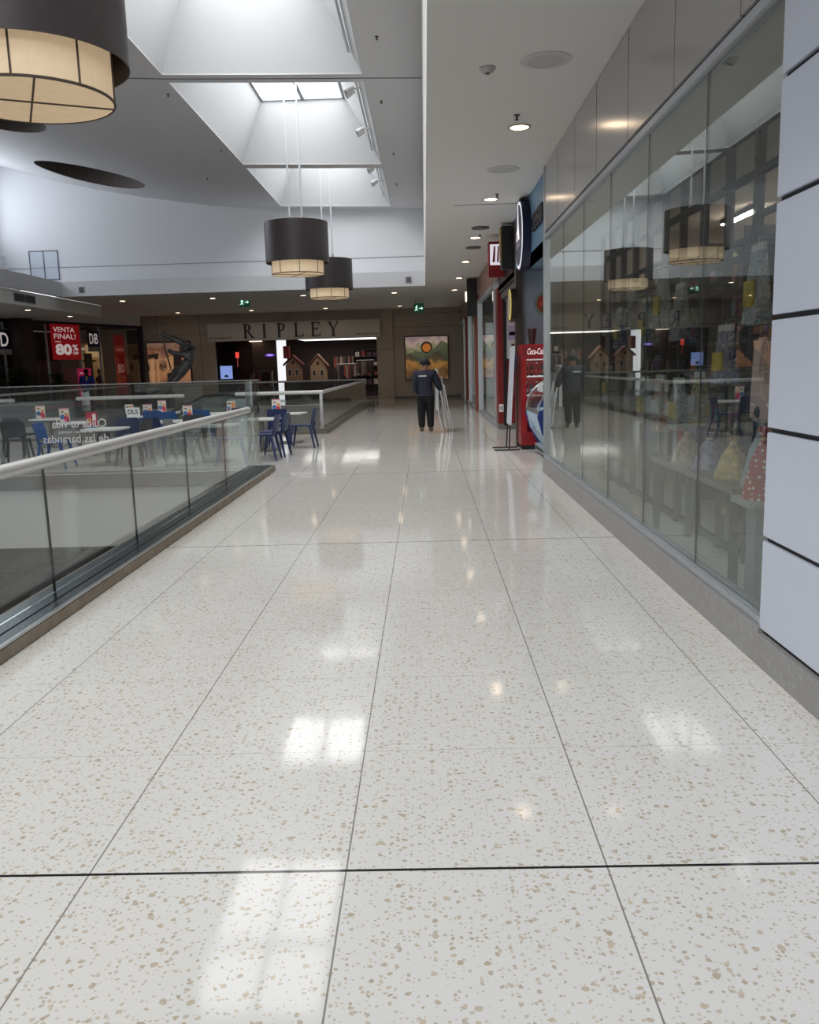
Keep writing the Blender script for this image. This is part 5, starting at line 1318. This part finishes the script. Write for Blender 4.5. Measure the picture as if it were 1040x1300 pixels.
text_mb('OFF', (.36, -.012, .20), (1, 0, 0), (0, 0, 1), .34, .12, .004, bold=.02).build('lettering', LWG, t)
for x in (-.7, .7): MB().tube([(x, 0, 1.44), (x, 0, 1.5)], .01, 5).build('hanger', BLACK, t)
t = lthing('shop_sign', 'small navy hanging square sign with white letters right of the sale banner', 'sign', -3.5, -.08, 2.56)
MB().bx(-.37, .37, -.02, .02, .2, .9).build('sign_board', NAVY, t); MB().bx(-.37, .37, -.02, .02, 0, .2).build('sign_strip', rgb((150, 146, 138), .5), t)
text_mb('DiB', (-.27, -.022, .33), (1, 0, 0), (0, 0, 1), .54, .44, .004).build('lettering', LWG, t)
for x in (-.3, .3): MB().tube([(x, 0, .9), (x, 0, 1.0)], .008, 5).build('hanger', BLACK, t)
t = lthing('shop_sign', 'navy sign with big round white letter D cut by the left edge of the photo', 'sign', -8.85, -.1, 2.5)
MB().bx(-.5, .5, -.02, .02, .12, .85).build('sign_board', NAVY, t); MB().bx(-.5, .5, -.02, .02, -.08, .12).build('sign_strip', rgb((170, 168, 162), .5), t)
text_mb('D', (-.05, -.022, .22), (1, 0, 0), (0, 0, 1), .4, .52, .004, bold=.01).build('lettering', LWG, t)
for x in (-.4, .4): MB().tube([(x, 0, .85), (x, 0, 1.0)], .008, 5).build('hanger', BLACK, t)
t = lthing('sale_banner', 'narrow dark red window banner at the right end of the sale shop window', 'banner', -.95, .5, .6)
MB().bx(-.4, .35, -.01, .01, 0, 2.75).build('banner_cloth', mat('sale_red_dark', (150, 26, 28), .5, emit=(150, 26, 28), es=.1), t)
text_mb('80', (-.25, -.012, 1.0), (1, 0, 0), (0, 0, 1), .45, .42, .003, bold=.01).build('lettering', glow((200, 150, 140), .2), t)
text_mb('VENTA', (-.3, -.012, 2.0), (1, 0, 0), (0, 0, 1), .55, .14, .003).build('lettering', glow((190, 120, 110), .2), t)
MB().tube([(-.4, 0, 2.75), (.35, 0, 2.75)], .015, 6).build('banner_rod', BLACK, t); MB().bx(-.2, .2, -.08, .08, -.6, 0).build('banner_base', BLACK, t)
t = lthing('window_display', 'warm lit tan display wall in the right window of the sale shop', 'display wall', -2.1, 1.2, 0)
MB().bx(-.75, .75, -.03, .03, .2, 3.0).build('panel', art_mat('tan_display', [(0, (120, 84, 50)), (.5, (150, 112, 70)), (.75, (176, 140, 90)), (1, (90, 66, 50))], 9, .22), t)
MB().bx(-.4, .6, -.1, -.03, 2.35, 2.9).build('lit_panel', glow((206, 170, 120), .35), t); MB().bx(-.7, .1, -.16, -.03, 2.15, 2.22).build('display_rail', rgb((80, 60, 40), .5), t)
MB().bx(-.8, .8, -.3, .06, 0, .2).build('plinth', DARKWALL, t)
for k, (x, w, c_) in enumerate(((-3.35, .5, (120, 104, 92)), (-3.95, .35, (150, 134, 118)))):
    t = MB().bx(-w / 2, w / 2, -.02, .02, 0, 2.5).build('curtain_panel', rgb(c_, .8), origin=(0, 0, 0)); t.location = sl(x, .4, 0); t.rotation_euler.z = SRZ
    tag(t, ('tan curtain panel under the small navy sign', 'pale curtain panel just right of the sale banner')[k], 'curtain')
t = lthing('window_display', 'grey display wall in the sale shop window under the sale banner', 'display wall', -5.4, 1.0, 0)
MB().bx(-.95, .95, -.03, .03, 0, 2.2).build('panel', mat('grey_display', (112, 102, 98), .6, noise=.15, nscale=3), t)
for z in (.6, 1.1, 1.6): MB().bx(-.8, .8, -.3, -.03, z, z + .03).build('display_shelf', rgb((80, 72, 70), .5), t)
t = lthing('pink_sign', 'pink standing sign board behind the person in the blue jacket', 'sign', -4.62, -.35, 0)
MB().bx(-.42, .42, -.02, .02, .2, 1.85).build('board', mat('pink_board', (200, 40, 96), .5, emit=(200, 40, 96), es=.15), t); MB().bx(-.3, .3, -.15, .15, 0, .2).build('sign_foot', BLACK, t)
for z in (1.4, 1.62): MB().bx(-.3, -.1, -.024, -.02, z, z + .04).build('print', LWG, t)
t = lthing('mannequin', 'dark dressed mannequin silhouette before the tan display wall', 'mannequin', -2.3, .7, 0)
MB().lathe([(0, 0), (.16, 0), (.16, .02), (.02, .03), (.02, .8), (.12, .85), (.17, 1.0), (.13, 1.15), (.18, 1.38), (.1, 1.48), (.05, 1.52), (.05, 1.58), (.085, 1.66), (.08, 1.76), (0, 1.82)], 18).build('mannequin_body', rgb((38, 26, 24), .6), t, smooth=True)
MB().lathe([(.2, .55), (.215, .55), (.18, 1.05), (.14, 1.16), (.19, 1.38), (.12, 1.47), (.1, 1.45)], 18).build('garment', rgb((96, 44, 36), .8), t, smooth=True)

# low navy counter with pink stripe, plants in the left gallery
t = thing('low_counter', 'low navy counter with a pink stripe on the left gallery behind the rail', 'counter', (-13.6, 31.5, 0))
MB().bx(-14.2, -13.1, 28.6, 33.4, 0, .62).build('counter_body', rgb((34, 30, 66), .5), t, world=True); MB().bx(-13.102, -13.09, 28.6, 33.4, .40, .56).build('pink_stripe', rgb((170, 34, 72), .5), t, world=True)
MB().bx(-14.22, -13.08, 28.55, 33.45, .62, .66).build('counter_top', rgb((150, 150, 152), .4), t, world=True)
LEAFM = mat('palm_leaf', (46, 58, 34), .6, noise=.3, nscale=8)
def palm(x, y, label, n, h, sc):
    t = thing('potted_palm', label, 'plant', (x, y, 0), 0, 'potted palms')
    MB().lathe([(0, 0), (.22, 0), (.3, .5), (.27, .5), (.25, .44), (0, .44)], 20).build('pot', rgb((60, 46, 40), .6), t, smooth=True)
    MB().tube([(0, 0, .44), (.03, .02, h * .6), (0, 0, h * .8)], [.05, .04, .03], 8).build('trunk', rgb((80, 62, 44), .8), t, smooth=True)
    lf = MB(); rnd = random.Random(int(abs(x * 100)))
    for k in range(n):
        a = rnd.uniform(0, 2 * PI); el = rnd.uniform(-.2, 1.3); L_ = rnd.uniform(.5, 1.0) * sc
        base = Vector((0, 0, h * rnd.uniform(.55, .82))); d = Vector((math.cos(a) * math.cos(el), math.sin(a) * math.cos(el), math.sin(el)))
        sd = d.cross(Vector((0, 0, 1))).normalized()
        pts = [base + d * L_ * u + Vector((0, 0, -.35 * L_ * u * u)) for u in (0, .35, .7, 1)]
        ws = (.015, .06, .045, .004)
        vs = []
        for p, w in zip(pts, ws): vs += [p - sd * w * sc, p + Vector((0, 0, .012)), p + sd * w * sc]
        lf.add(vs, [(3 * i + j, 3 * i + j + 1, 3 * i + j + 4, 3 * i + j + 3) for i in range(3) for j in range(2)])
    lf.build('foliage', LEAFM, t)
palm(-15.3, 32.6, 'bushy dark palm in front of the dark pillar by the sale shop', 150, 1.9, 1.15)
palm(-16.3, 29.9, 'bushy dark palm at the left edge of the photo', 150, 1.9, 1.1)
palm(-14.45, 34.1, 'smaller dark palm between the pillar and the sale banner', 110, 1.7, .95)
